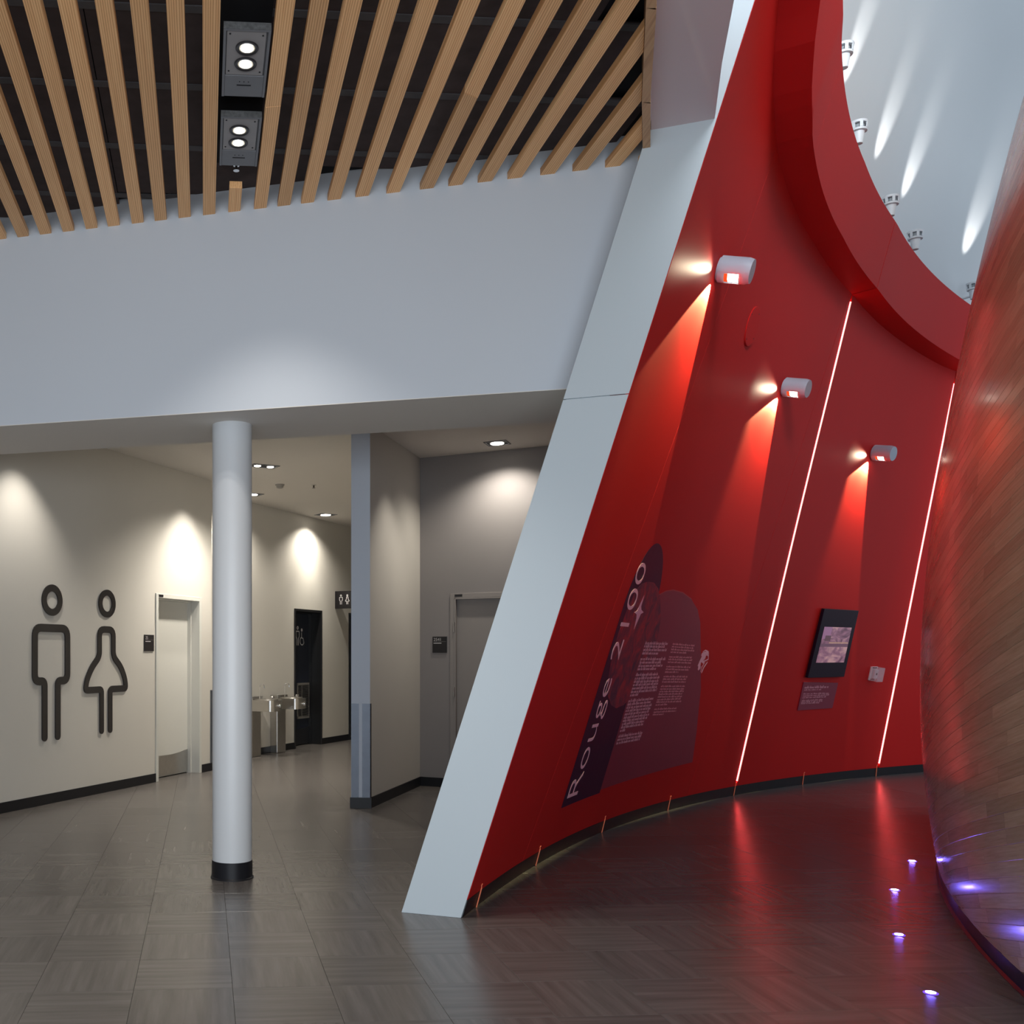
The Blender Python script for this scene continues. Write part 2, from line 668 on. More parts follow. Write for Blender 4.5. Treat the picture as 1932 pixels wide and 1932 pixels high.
for n, (hh, i, j, x, y) in enumerate(cands):
    rz = math.atan2(GW.y, GW.x) + (0 if (i + j) % 2 else R(90)) + (R(180) if (i * 7 + j * 3) % 4 > 1 else 0)
    if n < 300 and hh > 0:
        t = bpy.data.objects.new('floor_tile', tile_me)
        t.location = (x, y, 0)
        t.rotation_euler = (0, 0, rz)
        t.parent = floor
        COL.objects.link(t)
    else:
        c_, s_ = math.cos(rz), math.sin(rz)
        joined.add([(x + c_ * u - s_ * v, y + s_ * u + c_ * v, z) for (u, v, z) in
                    [(-g, -g, -.006), (g, -g, -.006), (g, g, -.006), (-g, g, -.006), (-g, -g, 0), (g, -g, 0), (g, g, 0), (-g, g, 0)]],
                   [(4, 5, 6, 7), (0, 1, 5, 4), (1, 2, 6, 5), (2, 3, 7, 6), (3, 0, 4, 7)])
        q = random.random() * 40
        jm_uv += [(u + q, v + q * .7) for (u, v) in [(-g, -g), (g, -g), (g, g), (-g, g)] * 2]
M_TILEUV = grain_mat('linoleum_tile_far', [(0.090, 0.080, 0.074), (0.124, 0.112, 0.104), (0.160, 0.146, 0.136)], 0.27, scale=(0.45, 6.5, 1), vary=0.0, spec=0.5, coord='UV')
jo = mesh_obj('floor_tiles', joined.v, joined.f, M_TILEUV, floor, uvs=jm_uv)
jo['kind'] = 'stuff'

# ---- left wall with the door recess
WL = Wall((-2.52, 9.365), (0.458, 0.889))
CZ = 3.75
s0, s1, sE = WL.s_at(293), WL.s_at(379), WL.s_at(399)
ztop = WL.sz(293, 1119)[1]
fr = WL.fr()
DPT = 0.16
mb = MB()
mb.box(fr, -6.5, s0, -0.3, 0, 0, CZ + .3)
mb.box(fr, s0, s1, -0.3, 0, ztop, CZ + .3)
mb.box(fr, s1, sE, -0.3, 0, 0, CZ + .3)
mb.box(fr, s0, s1, -0.45, -0.3, 0, CZ + .3)
wall_left = struct('wall_left', mb, M_BEIGE)
bb = MB().box(fr, -6.5, s0 - .002, 0, 0.012, 0, 0.102)
struct('baseboard_left', bb, M_BLACK, bevel=0.002)
bb = MB().box(fr, s1 + .002, sE + .012, 0, 0.012, 0, 0.102)
struct('baseboard_left.001', bb, M_BLACK, bevel=0.002)
# dark end guard at the corner beside the column
MB().box(fr, sE - .035, sE + .02, 0.0, 0.014, .102, 1.04).build('corner_guard', M_GUARD, wall_left)


def door_unit(W, n, a, b, zt, fw, depth, m_frame, m_leaf, label_leaf, kick=None, kick_z=0.3, curved=False, reveal=None):
    f = W.fr()
    d = empty('door_%d' % n, W.pt((a + b) / 2, 0, -depth), kind='structure')
    fm = MB()
    for (x0, x1, z0, z1) in ((a, a + fw, 0, zt), (b - fw, b, 0, zt), (a + fw, b - fw, zt - fw, zt)):
        fm.box(f, x0, x1, -depth - .03, 0.014, z0, z1)
    fm.build('door_frame', m_frame, d, bevel=0.003)
    # stop strips, set back in the rebate
    st = MB()
    for (x0, x1, z0, z1) in ((a + fw, a + fw + .016, 0, zt - fw), (b - fw - .016, b - fw, 0, zt - fw), (a + fw, b - fw, zt - fw - .016, zt - fw)):
        st.box(f, x0, x1, -depth, -depth + .05, z0, z1)
    st.build('door_stop', m_frame, d)
    lf = MB().box(f, a + fw + .004, b - fw - .004, -depth - .045, -depth, 0.012, zt - fw - .004).build('door_leaf', m_leaf, d, bevel=0.002)
    if kick is not None:
        pts = []
        xa, xb = a + fw + .01, b - fw - .01
        nn = 14
        for k_ in range(nn + 1):
            t = k_ / nn
            sag = (0.035 * math.sin(math.pi * t)) if curved else 0
            pts.append((xa + (xb - xa) * t, kick_z - sag))
        outl = pts + [(xb, 0.02), (xa, 0.02)]
        vs, fs = curve_mesh([outl], thick=0.004)
        mesh_obj('kick_plate', [W.pt(v[0], v[1], -depth + .003 + v[2]) for v in vs], fs, kick, lf)
    return d, lf


d1, leaf1 = door_unit(WL, 1, s0, s1, ztop, 0.052, DPT, M_DOORWHITE, M_DOORWHITE, '', kick=M_STEEL, kick_z=0.30, curved=True)
# small black number tag on the frame header
ta, tz = WL.sz(298, 1124)
tb = WL.s_at(306)
tagm = MB().box(fr, ta, tb, 0.014, 0.018, tz - .012, tz + .016).build('number_tag', M_BLACKSIGN, d1)
# lock on the leaf
MB().lathe(WL.pt(WL.s_at(302), 1.08, -DPT), (WL.n.x, WL.n.y, 0), [(0, .016), (.006, .016), (.008, .012)], 16).build('lock_cylinder', M_STEEL, leaf1)

# ---- back wall with the black restroom door
WB = Wall((-0.18, 14.79), (0.5145, 0.8575))
fb = WB.fr()
b0, b1 = WB.s_at(555), WB.s_at(607)
zb = WB.sz(555, 1148)[1]
c0 = WB.s_at(657.5)
c1 = c0 + 1.0
mb = MB()
mb.box(fb, -3.0, b0, -.4, 0, 0, CZ + .3)
mb.box(fb, b0, b1, -.4, 0, zb, CZ + .3)
mb.box(fb, b0, b1, -.6, -.4, 0, CZ + .3)
mb.box(fb, b1, c0, -.4, 0, 0, CZ + .3)
mb.box(fb, c0, c1, -.4, 0, zb, CZ + .3)
mb.box(fb, c0, c1, -.6, -.4, 0, CZ + .3)
mb.box(fb, c1, 9, -.4, 0, 0, CZ + .3)
wall_back = struct('wall_back', mb, M_BEIGE)
for k_, (x0, x1) in enumerate(((-3.0, b0 - .002), (b1 + .002, c0 - .002))):
    struct('baseboard_back' + ('' if k_ == 0 else '.001'), MB().box(fb, x0, x1, 0, .012, 0, .102), M_BLACK, bevel=.002)
d2, leaf2 = door_unit(WB, 2, b0, b1, zb, 0.04, 0.22, M_FRAMEBLACK, M_DOORBLACK, '', kick=mat('dark_kick', (0.05, 0.05, 0.055), .3, metal=.6), kick_z=0.30, curved=True)
d3, leaf3 = door_unit(WB, 3, c0, c1, zb, 0.04, 0.22, M_FRAMEBLACK, M_DOORBLACK, '', kick=MATS['dark_kick'], kick_z=0.30, curved=True)
# ventilation grille in the black leaf
WBL = Wall(tuple(WB.p - WB.n * .22), tuple(WB.d))
ga, gb = WBL.s_at(559.5), WBL.s_at(583.5)
grl = MB()
for (x0, x1, z0, z1) in ((ga, ga + .03, .44, 1.03), (gb - .03, gb, .44, 1.03), (ga, gb, .44, .475), (ga, gb, .995, 1.03)):
    grl.box(fb, x0, x1, -.22, -.205, z0, z1)
gro = grl.build('vent_grille', mat('grille_metal', (0.30, 0.28, 0.25), .4, metal=.5), leaf2)
sl = MB()
for k_ in range(22):
    z = .48 + k_ * .0236
    sl.add([fb(ga + .03, -.218, z), fb(gb - .03, -.218, z), fb(gb - .03, -.207, z + .012), fb(ga + .03, -.207, z + .012)], [(0, 1, 2, 3)])
slo = sl.build('louvre_blades', MATS['grille_metal'], gro)
slo['kind'] = 'stuff'
MB().box(fb, ga + .15, ga + .165, -.213, -.205, .48, .99).build('grille_mullion', MATS['grille_metal'], gro)

# end of the back corridor
struct('wall_end', MB().prism([(3.2, 23.0), (9, 20.5), (9, 21), (3.2, 23.5)], 0, CZ + .3), M_BEIGE)

# ---- partition between the two passages
P1, P2, PC = Vector((0.82, 9.72)), Vector((1.0, 9.70)), Vector((1.745, 11.37))
pd = (PC - P2).normalized()
far = P1 + pd * 10
mid = MB().prism([P1, P2, PC, PC + Vector((.02, .1)), far + Vector((.2, -.1)), far], 0, CZ + .3)
wall_mid = struct('wall_middle', mid, M_BEIGE)
# thin end cap, its blue-grey holds the cool daylight on this face
ec = (P2 - P1).normalized()
en = Vector((ec.y, -ec.x))
if en.y > 0:
    en = -en
struct('trim_1', MB().prism([P1 - ec * .002, P1 - ec * .002 + en * .006, P2 + ec * .001 + en * .006, P2 + ec * .001], 0.0, CZ), M_BLUEGREY)
WP = Wall(P2, pd)
if WP.n.dot(Vector((1, 0))) < 0:
    WP.n = -WP.n
WE = Wall(P1, ec)
WE.n = en
L_ = (P2 - P1).length
for (x0, x1) in ((0.0, .072), (.105, L_)):
    MB().box(WE.fr(), x0, x1, .006, .009, .105, 1.02).build('corner_guard', M_GUARD, wall_mid)
MB().box(WP.fr(), .0, .032, 0, .004, .103, 1.02).build('corner_guard', mat('dark_guard', (0.06, 0.06, 0.065), .35, metal=.8), wall_mid)
struct('baseboard_middle', MB().box(WE.fr(), -.014, L_ + .014, 0, .018, 0, .103).box(WP.fr(), 0, (PC - P2).length, 0, .012, 0, .103), M_BLACK)

# ---- dark grey wall with the grey door
WD = Wall(PC, (1, -.53))
fd = WD.fr()
e0 = WD.s_at(850)
e1 = e0 + 1.05
ze = WD.sz(850, 1120)[1]
mb = MB()
mb.box(fd, 0, e0, -.25, 0, 0, CZ + .3)
mb.box(fd, e0, e1, -.25, 0, ze, CZ + .3)
mb.box(fd, e0, e1, -.4, -.25, 0, CZ + .3)
mb.box(fd, e1, 2.5, -.25, 0, 0, CZ + .3)
struct('wall_side', mb, M_GREY)
struct('baseboard_side', MB().box(fd, .004, e0 - .002, 0, .012, 0, .103), M_BLACK, bevel=.002)
d4, leaf4 = door_unit(WD, 4, e0, e1, ze, 0.05, 0.03, M_DOORGREY, M_DOORGREY, '')
for zz in (1.81, 1.08, .28):
    MB().lathe(WD.pt(e0 + .047, zz - .055, .02), (0, 0, 1), [(0, .009), (.11, .009)], 10).build('hinge', M_STEEL, d4)
ta = WD.s_at(859)
MB().box(fd, ta, ta + .085, .014, .018, ze - .038, ze - .012).build('number_tag', M_BLACKSIGN, d4)

# ---- dropped beam: white fascia above, grey underside
FB = Wall((-1.81, 6.72), (3.526, -.93))


def beam_pt(x, back, z):
    t = (x - FB.p.x) / FB.d.x
    y = FB.p.y + t * FB.d.y + (0.88 if back else 0)
    return (x, y, z)


mb = MB().hexa([beam_pt(-7, 0, 3.05), beam_pt(1.86, 0, 3.05), beam_pt(2.2, 1, 3.05), beam_pt(-7, 1, 3.05)],
               [beam_pt(-7, 0, 4.7), beam_pt(2.30, 0, 4.7), beam_pt(2.5, 1, 4.7), beam_pt(-7, 1, 4.7)])
struct('wall_header', mb, M_WHITE)
# painted underside, a thin board
mb = MB().hexa([beam_pt(-7, 0, 3.046), beam_pt(1.86, 0, 3.046), beam_pt(2.2, 1, 3.046), beam_pt(-7, 1, 3.046)],
               [beam_pt(-7, 0, 3.05), beam_pt(1.86, 0, 3.05), beam_pt(2.2, 1, 3.05), beam_pt(-7, 1, 3.05)])
struct('trim_2', mb, M_CEIL)

# ---- corridor ceiling behind the beam
poly = [beam_pt(-7, 1, 0)[:2], beam_pt(2.3, 1, 0)[:2]]
for s in np.arange(1.6, 9.0, .7):
    q = RP(s, CZ, -.16)
    poly.append((q.x, q.y))
poly += [(9, 25), (-7, 25)]
struct('ceiling', MB().prism(poly, CZ, CZ + .12), M_CEIL)

# ---- slatted timber ceiling
SZ, DZ = 4.31, 4.45
wall_line = (Vector(beam_pt(-1, 0, 0)[:2]), Vector(beam_pt(1, 0, 0)[:2]))
trim_pts = [Vector(at_height(1213, 300, SZ)), Vector(at_height(1211, 180, SZ)), Vector(at_height(1219, 0, SZ))]
trim_pts.append(trim_pts[-1] + (trim_pts[-1] - trim_pts[-2]).normalized() * 3.2)


def b_at(a, q0, q1):
    """b where the grid line a=const crosses the line q0-q1"""
    d = q1 - q0
    # GW*a + GU*b = q0 + d*t
    rhs = q0 - GW * a
    den = GU.x * (-d.y) - GU.y * (-d.x)
    return (rhs.x * (-d.y) - rhs.y * (-d.x)) / den


def b_trim(a):
    for i in range(len(trim_pts) - 1):
        p, q = trim_pts[i], trim_pts[i + 1]
        pa, qa = p.dot(GW), q.dot(GW)
        if min(pa, qa) <= a <= max(pa, qa):
            return b_at(a, p, q)
    return None


deck = struct('ceiling.001', MB().prism([(-7, 1.0), (0.9, 1.0), tuple(trim_pts[2]), tuple(trim_pts[1]), tuple(trim_pts[0]), beam_pt(2.1, 0, 0)[:2], beam_pt(-7, 0, 0)[:2]], DZ + .03, DZ + .1), M_DARK)
joints = [2.05 + .625 * k_ for k_ in range(-1, 8)]
amax = max(p.dot(GW) for p in trim_pts)
def a_trim(b):
    pts = sorted((p.dot(GU), p.dot(GW)) for p in trim_pts)
    return float(np.interp(b, [q[0] for q in pts], [q[1] for q in pts])) + .03


for k_, bj in enumerate(joints):
    for m_ in range(-5, 3):
        a0, a1 = m_ * 1.25 + .7, (m_ + 1) * 1.25 + .7
        a1 = min(a1, a_trim(bj))
        if a1 - a0 < .05 or bj + .625 < 1.4:
            continue
        b_hi = min(bj + .62, min(b_at(a0, *wall_line), b_at(a1, *wall_line)) + .25)
        if b_hi - bj < .05:
            continue
        f = lambda x, y, z: (*grid(x, y), z)
        MB().box(f, a0 + .003, a1 - .003, bj + .004, b_hi, DZ, DZ + .03).build('deck_panel', M_DECK, deck)
    f = lambda x, y, z: (*grid(x, y), z)
    MB().box(f, -5.5, a_trim(bj), bj - .03, bj + .02, DZ - .006, DZ + .002).build('deck_strap', M_STRAP, deck)
A_SLATS = [2.309, 2.138, 1.967, 1.789, 1.626, 1.462, 1.301, 1.1085, .9276, .762, .6026, .459, .314, -.007, -.1635, -.319, -.47, -.63, -.779]
a = -.779
while a > -4.4:
    a -= .158
    A_SLATS.append(a)
a = 2.309
while a < amax - .05:
    a += .171
    A_SLATS.append(a)
SW, SH = .0785, .042
for a in A_SLATS:
    ends = []
    for aa in (a, a + SW):
        far_b = b_at(aa, *wall_line) + .004
        nb = 1.3
        tbb = b_trim(aa)
        if tbb is not None:
            nb = tbb + .004
        elif aa > trim_pts[0].dot(GW):
            nb = None
        ends.append((nb, far_b))
    if ends[0][0] is None and ends[1][0] is None:
        continue
    if ends[1][0] is None:
        ends[1] = (ends[1][1] - .01, ends[1][1])
    if ends[0][0] is None:
        continue
    if ends[0][1] - ends[0][0] < .05 and ends[1][1] - ends[1][0] < .05:
        continue
    n0, f0 = ends[0]
    n1, f1 = ends[1]
    n0, n1 = min(n0, f0 - .01), min(n1, f1 - .01)
    # split long slats at a butt joint so that the grain changes
    cuts = [0, 1]
    if f0 - n0 > 2.0 and random.random() < .45:
        cuts = [0, random.uniform(.35, .8), 1]
    for c in range(len(cuts) - 1):
        t0, t1 = cuts[c], cuts[c + 1] - (.0006 if c == 0 and len(cuts) > 2 else 0)
        q = [(a, n0 + (f0 - n0) * t0), (a + SW, n1 + (f1 - n1) * t0), (a + SW, n1 + (f1 - n1) * t1), (a, n0 + (f0 - n0) * t1)]
        ca, cb = sum(x for x, _ in q) / 4, sum(y for _, y in q) / 4
        o = MB().hexa([(y - cb, x - ca, -SH / 2) for x, y in (q[0], q[3], q[2], q[1])], [(y - cb, x - ca, SH / 2) for x, y in (q[0], q[3], q[2], q[1])]).build('slat', M_FIR, None, bevel=.002)
        # local x runs along the slat
        X = Vector((GU.x, GU.y, 0))
        Yv = Vector((GW.x, GW.y, 0))
        mt = Matrix((X, Yv, Vector((0, 0, 1)))).transposed().to_4x4()
        gx, gy = grid(ca, cb)
        mt.translation = (gx, gy, SZ + SH / 2)
        o.matrix_world = mt
        o.parent = deck
# stub slat below the light slot
o = MB().hexa([(-.19, -.038, -.021), (.19, -.038, -.021), (.17, .038, -.021), (-.19, .038, -.021)], [(-.19, -.038, .021), (.19, -.038, .021), (.17, .038, .021), (-.19, .038, .021)]).build('slat', M_FIR, None, bevel=.002)
gx, gy = grid(.191, 6.17)
mt = Matrix((Vector((GU.x, GU.y, 0)), Vector((GW.x, GW.y, 0)), Vector((0, 0, 1)))).transposed().to_4x4()
mt.translation = (gx, gy, SZ + .021)
o.matrix_world = mt
o.parent = deck
# flat black sheet standing in for the dark depth above the light slot
f = lambda x, y, z: (*grid(x, y), z)
MB().box(f, .074, .312, 1.4, 5.92, DZ - .02, DZ - .008).build('slot_dark_sheet', M_DARK, deck)
# timber edge trim
tm = MB()
for i in range(3):
    p, q = trim_pts[i], trim_pts[i + 1]
    tm.hexa([(p.x, p.y, SZ - .035), (p.x + .045, p.y + .01, SZ - .035), (q.x + .045, q.y, SZ - .035), (q.x, q.y, SZ - .035)],
            [(p.x, p.y, SZ + .2), (p.x + .045, p.y + .01, SZ + .2), (q.x + .045, q.y, SZ + .2), (q.x, q.y, SZ + .2)])
struct('trim_3', tm, M_FIRY)
# soffit between the slats and the red wall, red bounce put into its mauve
sp = [Vector((p.x + .046, p.y)) for p in trim_pts]
edge_pts = [at_height(1343, 268, 4.37), at_height(1347, 235, 4.37), at_height(1362, 120, 4.37), at_height(1385, 0, 4.37)]
e2 = Vector(edge_pts[-1]) + (Vector(edge_pts[-1]) - Vector(edge_pts[-2])).normalized() * 3.0
farpt = Vector(at_height(1221, 283, 4.37))
struct('ceiling.002', MB().prism([tuple(farpt)] + edge_pts + [tuple(e2), tuple(sp[3]), tuple(sp[2]), tuple(sp[1]), tuple(sp[0])], 4.37, 4.9), M_MAUVE)

# ---- the red wall: inclined panels between joints
zt = lambda s: ledge_z(s)
S_EDGE0, S_EDGE1 = .034, .40
lines = []   # joint lines as ((s,z) bottom, (s,z) top)
j1 = (hit(990, 1614), hit(1465, 280))
j2 = (hit(1297, 1501), hit(1596, 576))
l1 = (hit(1390, 1475), hit(1607, 560))
l2 = (hit(1658, 1443), hit(1803, 712))


def line_s(l, z):
    (sa, za), (sb, zb_) = l
    return sa + (sb - sa) * (z - za) / (zb_ - za)


edge_line = ((S_EDGE0, 0), (S_EDGE1, 5.0))
end_line = ((15, 0), (15, 5))
wall_red = struct('wall_red', MB(), M_REDDARK) if False else None
back = MB()
nS, nZ = 60, 10


def red_sheet(la, lb, z0, off, gap, thick, ns, nz=10, ztop_fn=zt):
    """curved panel between two slanted lines"""
    vs, fs = [], []
    for layer in (0, 1):
        o_ = off - thick * layer
        for j in range(nz + 1):
            for i in range(ns + 1):
                t = i / ns
                zz = z0 + (4.9 - z0) * j / nz
                sa, sb = line_s(la, zz) + gap, line_s(lb, zz) - gap
                s = sa + (sb - sa) * t
                if j == nz:
                    zz = ztop_fn(s) + .02
                    sa, sb = line_s(la, zz) + gap, line_s(lb, zz) - gap
                    s = sa + (sb - sa) * t
                vs.append(RP(s, zz, o_))
    W_ = ns + 1
    n = (nz + 1) * W_
    for j in range(nz):
        for i in range(ns):
            a_ = j * W_ + i
            fs.append((a_, a_ + 1, a_ + W_ + 1, a_ + W_))
            fs.append((n + a_, n + a_ + W_, n + a_ + W_ + 1, n + a_ + 1))
    for i in range(ns):
        fs.append((i, n + i, n + i + 1, i + 1))
        t_ = nz * W_ + i
        fs.append((t_, t_ + 1, n + t_ + 1, n + t_))
    for j in range(nz):
        a_ = j * W_
        fs.append((a_, a_ + W_, n + a_ + W_, n + a_))
        a_ += ns
        fs.append((a_, n + a_, n + a_ + W_, a_ + W_))
    return MB().add(vs, fs)


wall_red = struct('wall_red', red_sheet(edge_line, end_line, 0.0, -.022, 0.0, .26, 60), M_REDDARK, smooth=True)
wall_red['label'] = 'inclined curved wall carrying the red panels'
GAPJ = .003
for la, lb, ga_, gb_, ns in ((edge_line, j1, .0, GAPJ, 12), (j1, j2, GAPJ, GAPJ, 30), (j2, l1, GAPJ, .018, 8), (l1, l2, .018, .018, 26), (l2, end_line, .018, 0, 30)):
    vs_ = red_sheet(la, lb, .104, 0.0, 0, .020, ns)
    # asymmetric gaps
    def _shift(l, d):
        return ((l[0][0] + d, l[0][1]), (l[1][0] + d, l[1][1]))
    red_sheet(_shift(la, ga_), _shift(lb, -gb_), .104, 0.0, 0, .020, ns).build('wall_panel', M_RED, wall_red, smooth=True)
# black baseboard along the curve
bm_ = MB()
ss_ = np.linspace(.05, 14, 90)
vs, fs = [], []
for s in ss_:
    for (z, o_) in ((0, .002), (.103, .002), (.103, -.03), (0, -.03)):
        p = RP(s, z, 0)
        n_ = rn(s)
        vs.append((p.x + n_[0] * o_, p.y + n_[1] * o_, z))
for i in range(len(ss_) - 1):
    for k_ in range(4):
        fs.append((i * 4 + k_, i * 4 + (k_ + 1) % 4, (i + 1) * 4 + (k_ + 1) % 4, (i + 1) * 4 + k_))
struct('baseboard_red', MB().add(vs, fs), M_BLACK)

# ledge underside and upper fascia
def band(sa, sb, fa, fb_, n=60):
    vs, fs = [], []
    for s in np.linspace(sa, sb, n + 1):
        vs += [fa(s), fb_(s)]
    for i in range(n):
        fs.append((2 * i, 2 * i + 2, 2 * i + 3, 2 * i + 1))
    return vs, fs


def ledge_p(s, inward, up, lean=True):
    z = ledge_z(s)
    p = RP(s, z)
    n_ = rn(s)
    k_ = rk(s) if lean else 0
    q = inward + k_ * up
    return Vector((p.x + float(n_[0]) * q, p.y + float(n_[1]) * q, z + up))


def solid_strip(sa, sb, corners, n):
    """corners: list of fn(s)->point, closed cross-section"""
    vs, fs = [], []
    m_ = len(corners)
    for s in np.linspace(sa, sb, n + 1):
        vs += [c(s) for c in corners]
    for i in range(n):
        for k_ in range(m_):
            fs.append((i * m_ + k_, i * m_ + (k_ + 1) % m_, (i + 1) * m_ + (k_ + 1) % m_, (i + 1) * m_ + k_))
    fs.append(tuple(range(m_))[::-1])
    fs.append(tuple(range(n * m_, (n + 1) * m_)))
    return MB().add(vs, fs)


FH = .57
sA, sB = S_EDGE1 + .01, 14.5
sc1 = hit(1607, 557)[0]
sc2 = hit(1806, 698)[0]
sjn = 2.55
ledge = struct('trim_4', solid_strip(sA, sB, [lambda s: ledge_p(s, -.02, .012), lambda s: ledge_p(s, ledge_w(s) - .03, .012), lambda s: ledge_p(s, ledge_w(s) - .03, FH - .02), lambda s: ledge_p(s, -.02, FH - .02)], 60), M_REDDARK)
for a_, b_ in ((sA, sc1), (sc1, sc2), (sc2, sB)):
    a_, b_ = a_ + .006, b_ - .006
    solid_strip(a_, b_, [lambda s: ledge_p(s, .0, 0), lambda s: ledge_p(s, ledge_w(s), 0), lambda s: ledge_p(s, ledge_w(s), .012), lambda s: ledge_p(s, 0, .012)], 30).build('soffit_panel', M_RED, ledge)
for a_, b_ in ((sA, sjn), (sjn, sc1), (sc1, sc2), (sc2, sB)):
    g_ = .006 if a_ >= sc1 - .01 or b_ > sc1 - .01 else .002
    solid_strip(a_ + (.006 if abs(a_ - sc1) < .01 or abs(a_ - sc2) < .01 else .0015), b_ - (.006 if abs(b_ - sc1) < .01 or abs(b_ - sc2) < .01 else .0015),
                [lambda s: ledge_p(s, ledge_w(s) + .0, .012), lambda s: ledge_p(s, ledge_w(s), FH), lambda s: ledge_p(s, ledge_w(s) - .025, FH), lambda s: ledge_p(s, ledge_w(s) - .025, .012)], 30).build('fascia_panel', M_RED, ledge, smooth=True)
# top shelf behind the fascia, where the uplights stand
struct('trim_5', solid_strip(sA, sB, [lambda s: ledge_p(s, -.45, FH - .16), lambda s: ledge_p(s, ledge_w(s) - .03, FH - .16), lambda s: ledge_p(s, ledge_w(s) - .03, FH - .12), lambda s: ledge_p(s, -.45, FH - .12)], 60), M_FIN)

# tall white wall above the ledge
vs, fs = [], []
n1, n2 = 60, 14
for j in range(n2 + 1):
    u = 6.6 * j / n2
    for i in range(n1 + 1):
        s = -.6 + (15.6) * i / n1
        z = ledge_z(max(s, .4)) + FH - .2 + u
        p = RP(s, ledge_z(max(s, .4)))
        n_ = rn(s)
        q = -.24 + .30 * u + .012 * u * u
        vs.append((p.x + float(n_[0]) * q, p.y + float(n_[1]) * q, z))
for j in range(n2):
    for i in range(n1):
        a_ = j * (n1 + 1) + i
        fs.append((a_, a_ + 1, a_ + n1 + 2, a_ + n1 + 1))
o = mesh_obj('wall_upper', vs, fs, mat('pale_upper_paint', (0.70, 0.74, 0.76), 0.6), smooth=True)
sm = o.modifiers.new('thick', 'SOLIDIFY')
sm.thickness = .1
sm.offset = 1
struct('wall_upper', o)

# white end of the slab
def edge_pt(z):
    s = line_s(edge_line, z)
    return RP(s, z, .0)


EV = Vector((-.322, .125, 0))
tdir = Vector((.47, .882, 0))
fin = empty('trim_6', (0.93, 5.7, 0), kind='structure')
for (z0, z1) in ((0.0, 2.925), (2.929, 6.4)):
    q0, q1 = edge_pt(z0), edge_pt(z1)
    q0 = Vector((q0.x, q0.y, z0)) - Vector((.004, 0, 0))
    q1 = Vector((q1.x, q1.y, z1)) - Vector((.004, 0, 0))
    dd = .035
    MB().hexa([q0 + EV, q0, q0 + tdir * dd, q0 + EV + tdir * dd], [q1 + EV, q1, q1 + tdir * dd, q1 + EV + tdir * dd]).build('cladding_panel', M_FIN, fin, bevel=.002)
q0, q1 = edge_pt(0), edge_pt(6.4)
q0 = Vector((q0.x, q0.y, 0)) - Vector((.03, 0, 0)) + tdir * .03
q1 = Vector((q1.x, q1.y, 6.4)) - Vector((.03, 0, 0)) + tdir * .03
ev2 = EV * .9
MB().hexa([q0 + ev2, q0, q0 + tdir * .8, q0 + ev2 + tdir * .8], [q1 + ev2, q1, q1 + tdir * .8, q1 + ev2 + tdir * .8]).build('slab_core', M_FIN, fin)

# ---- the timber drum on the right
DC = Vector((16.3, -.83))
DR_Z = [0, .1, .3, .7, 1.3, 2.18, 2.67, 3.1, 3.53, 4.0, 4.63, 5.3, 6.0, 7.0]
DR_R = [13.95, 13.98, 14.02, 14.055, 14.07, 14.045, 13.98, 13.92, 13.84, 13.76, 13.63, 13.47, 13.26, 12.9]
_pf = np.polyfit(DR_Z[1:], DR_R[1:], 4)


def drad(z):
    return float(np.polyval(_pf, z))


TH0 = math.atan2(6.94 + .83, 4.64 - 16.3)   # angle of the tangent point seen from the camera


def DP(a, z, off=0.0):
    """a: metres along the drum towards the camera from the tangent point"""
    th = TH0 + a / 14.05
    r = drad(z) + off
    return Vector((DC.x + r * math.cos(th), DC.y + r * math.sin(th), z))


vs, fs = [], []
na, nz = 50, 24
A_LO, A_HI, Z_HI = -3.0, 7.0, 7.0
for j in range(nz + 1):
    z = .1 + (Z_HI - .1) * j / nz
    for i in range(na + 1):
        vs.append(DP(A_LO + (A_HI - A_LO) * i / na, z, -.008))
for j in range(nz):
    for i in range(na):
        a_ = j * (na + 1) + i
        fs.append((a_, a_ + 1, a_ + na + 2, a_ + na + 1))
o = mesh_obj('wall_right', vs, fs, M_BACKING, smooth=True)
drum = struct('wall_right', o)
drum['label'] = 'bulging drum clad in maple strips'
toe = MB()
tv, tf = [], []
for i in range(na + 1):
    a_ = A_LO + (A_HI - A_LO) * i / na
    for (z, of) in ((0, .004), (.004, .004), (.012, -.01), (.1, -.012), (.1, -.1), (0, -.1)):
        q = DP(a_, .1, of)
        tv.append((q.x, q.y, z))
for i in range(na):
    for k_ in range(6):
        tf.append((i * 6 + k_, i * 6 + (k_ + 1) % 6, (i + 1) * 6 + (k_ + 1) % 6, (i + 1) * 6 + k_))
struct('baseboard_right', toe.add(tv, tf), mat('gloss_black_toe', (0.008, 0.008, 0.014), .32))

BW, SLOPE = .0695, .225
boards = []
for j in range(-40, 110):
    a = A_LO + random.uniform(-.8, 0)
    while a < A_HI:
        ln = random.choice((.35, .5, .6, .8, .9, 1.1, 1.3)) + random.uniform(-.06, .06)
        a0, a1 = max(a, A_LO), min(a + ln, A_HI)
        a += ln
        if a1 - a0 < .05:
            continue
        zc = BW * j + SLOPE * (a0 + a1) / 2
        if zc > 6.9:
            continue
        if BW * j + SLOPE * a1 + BW < .115:
            continue
        boards.append((j, a0, a1, zc))


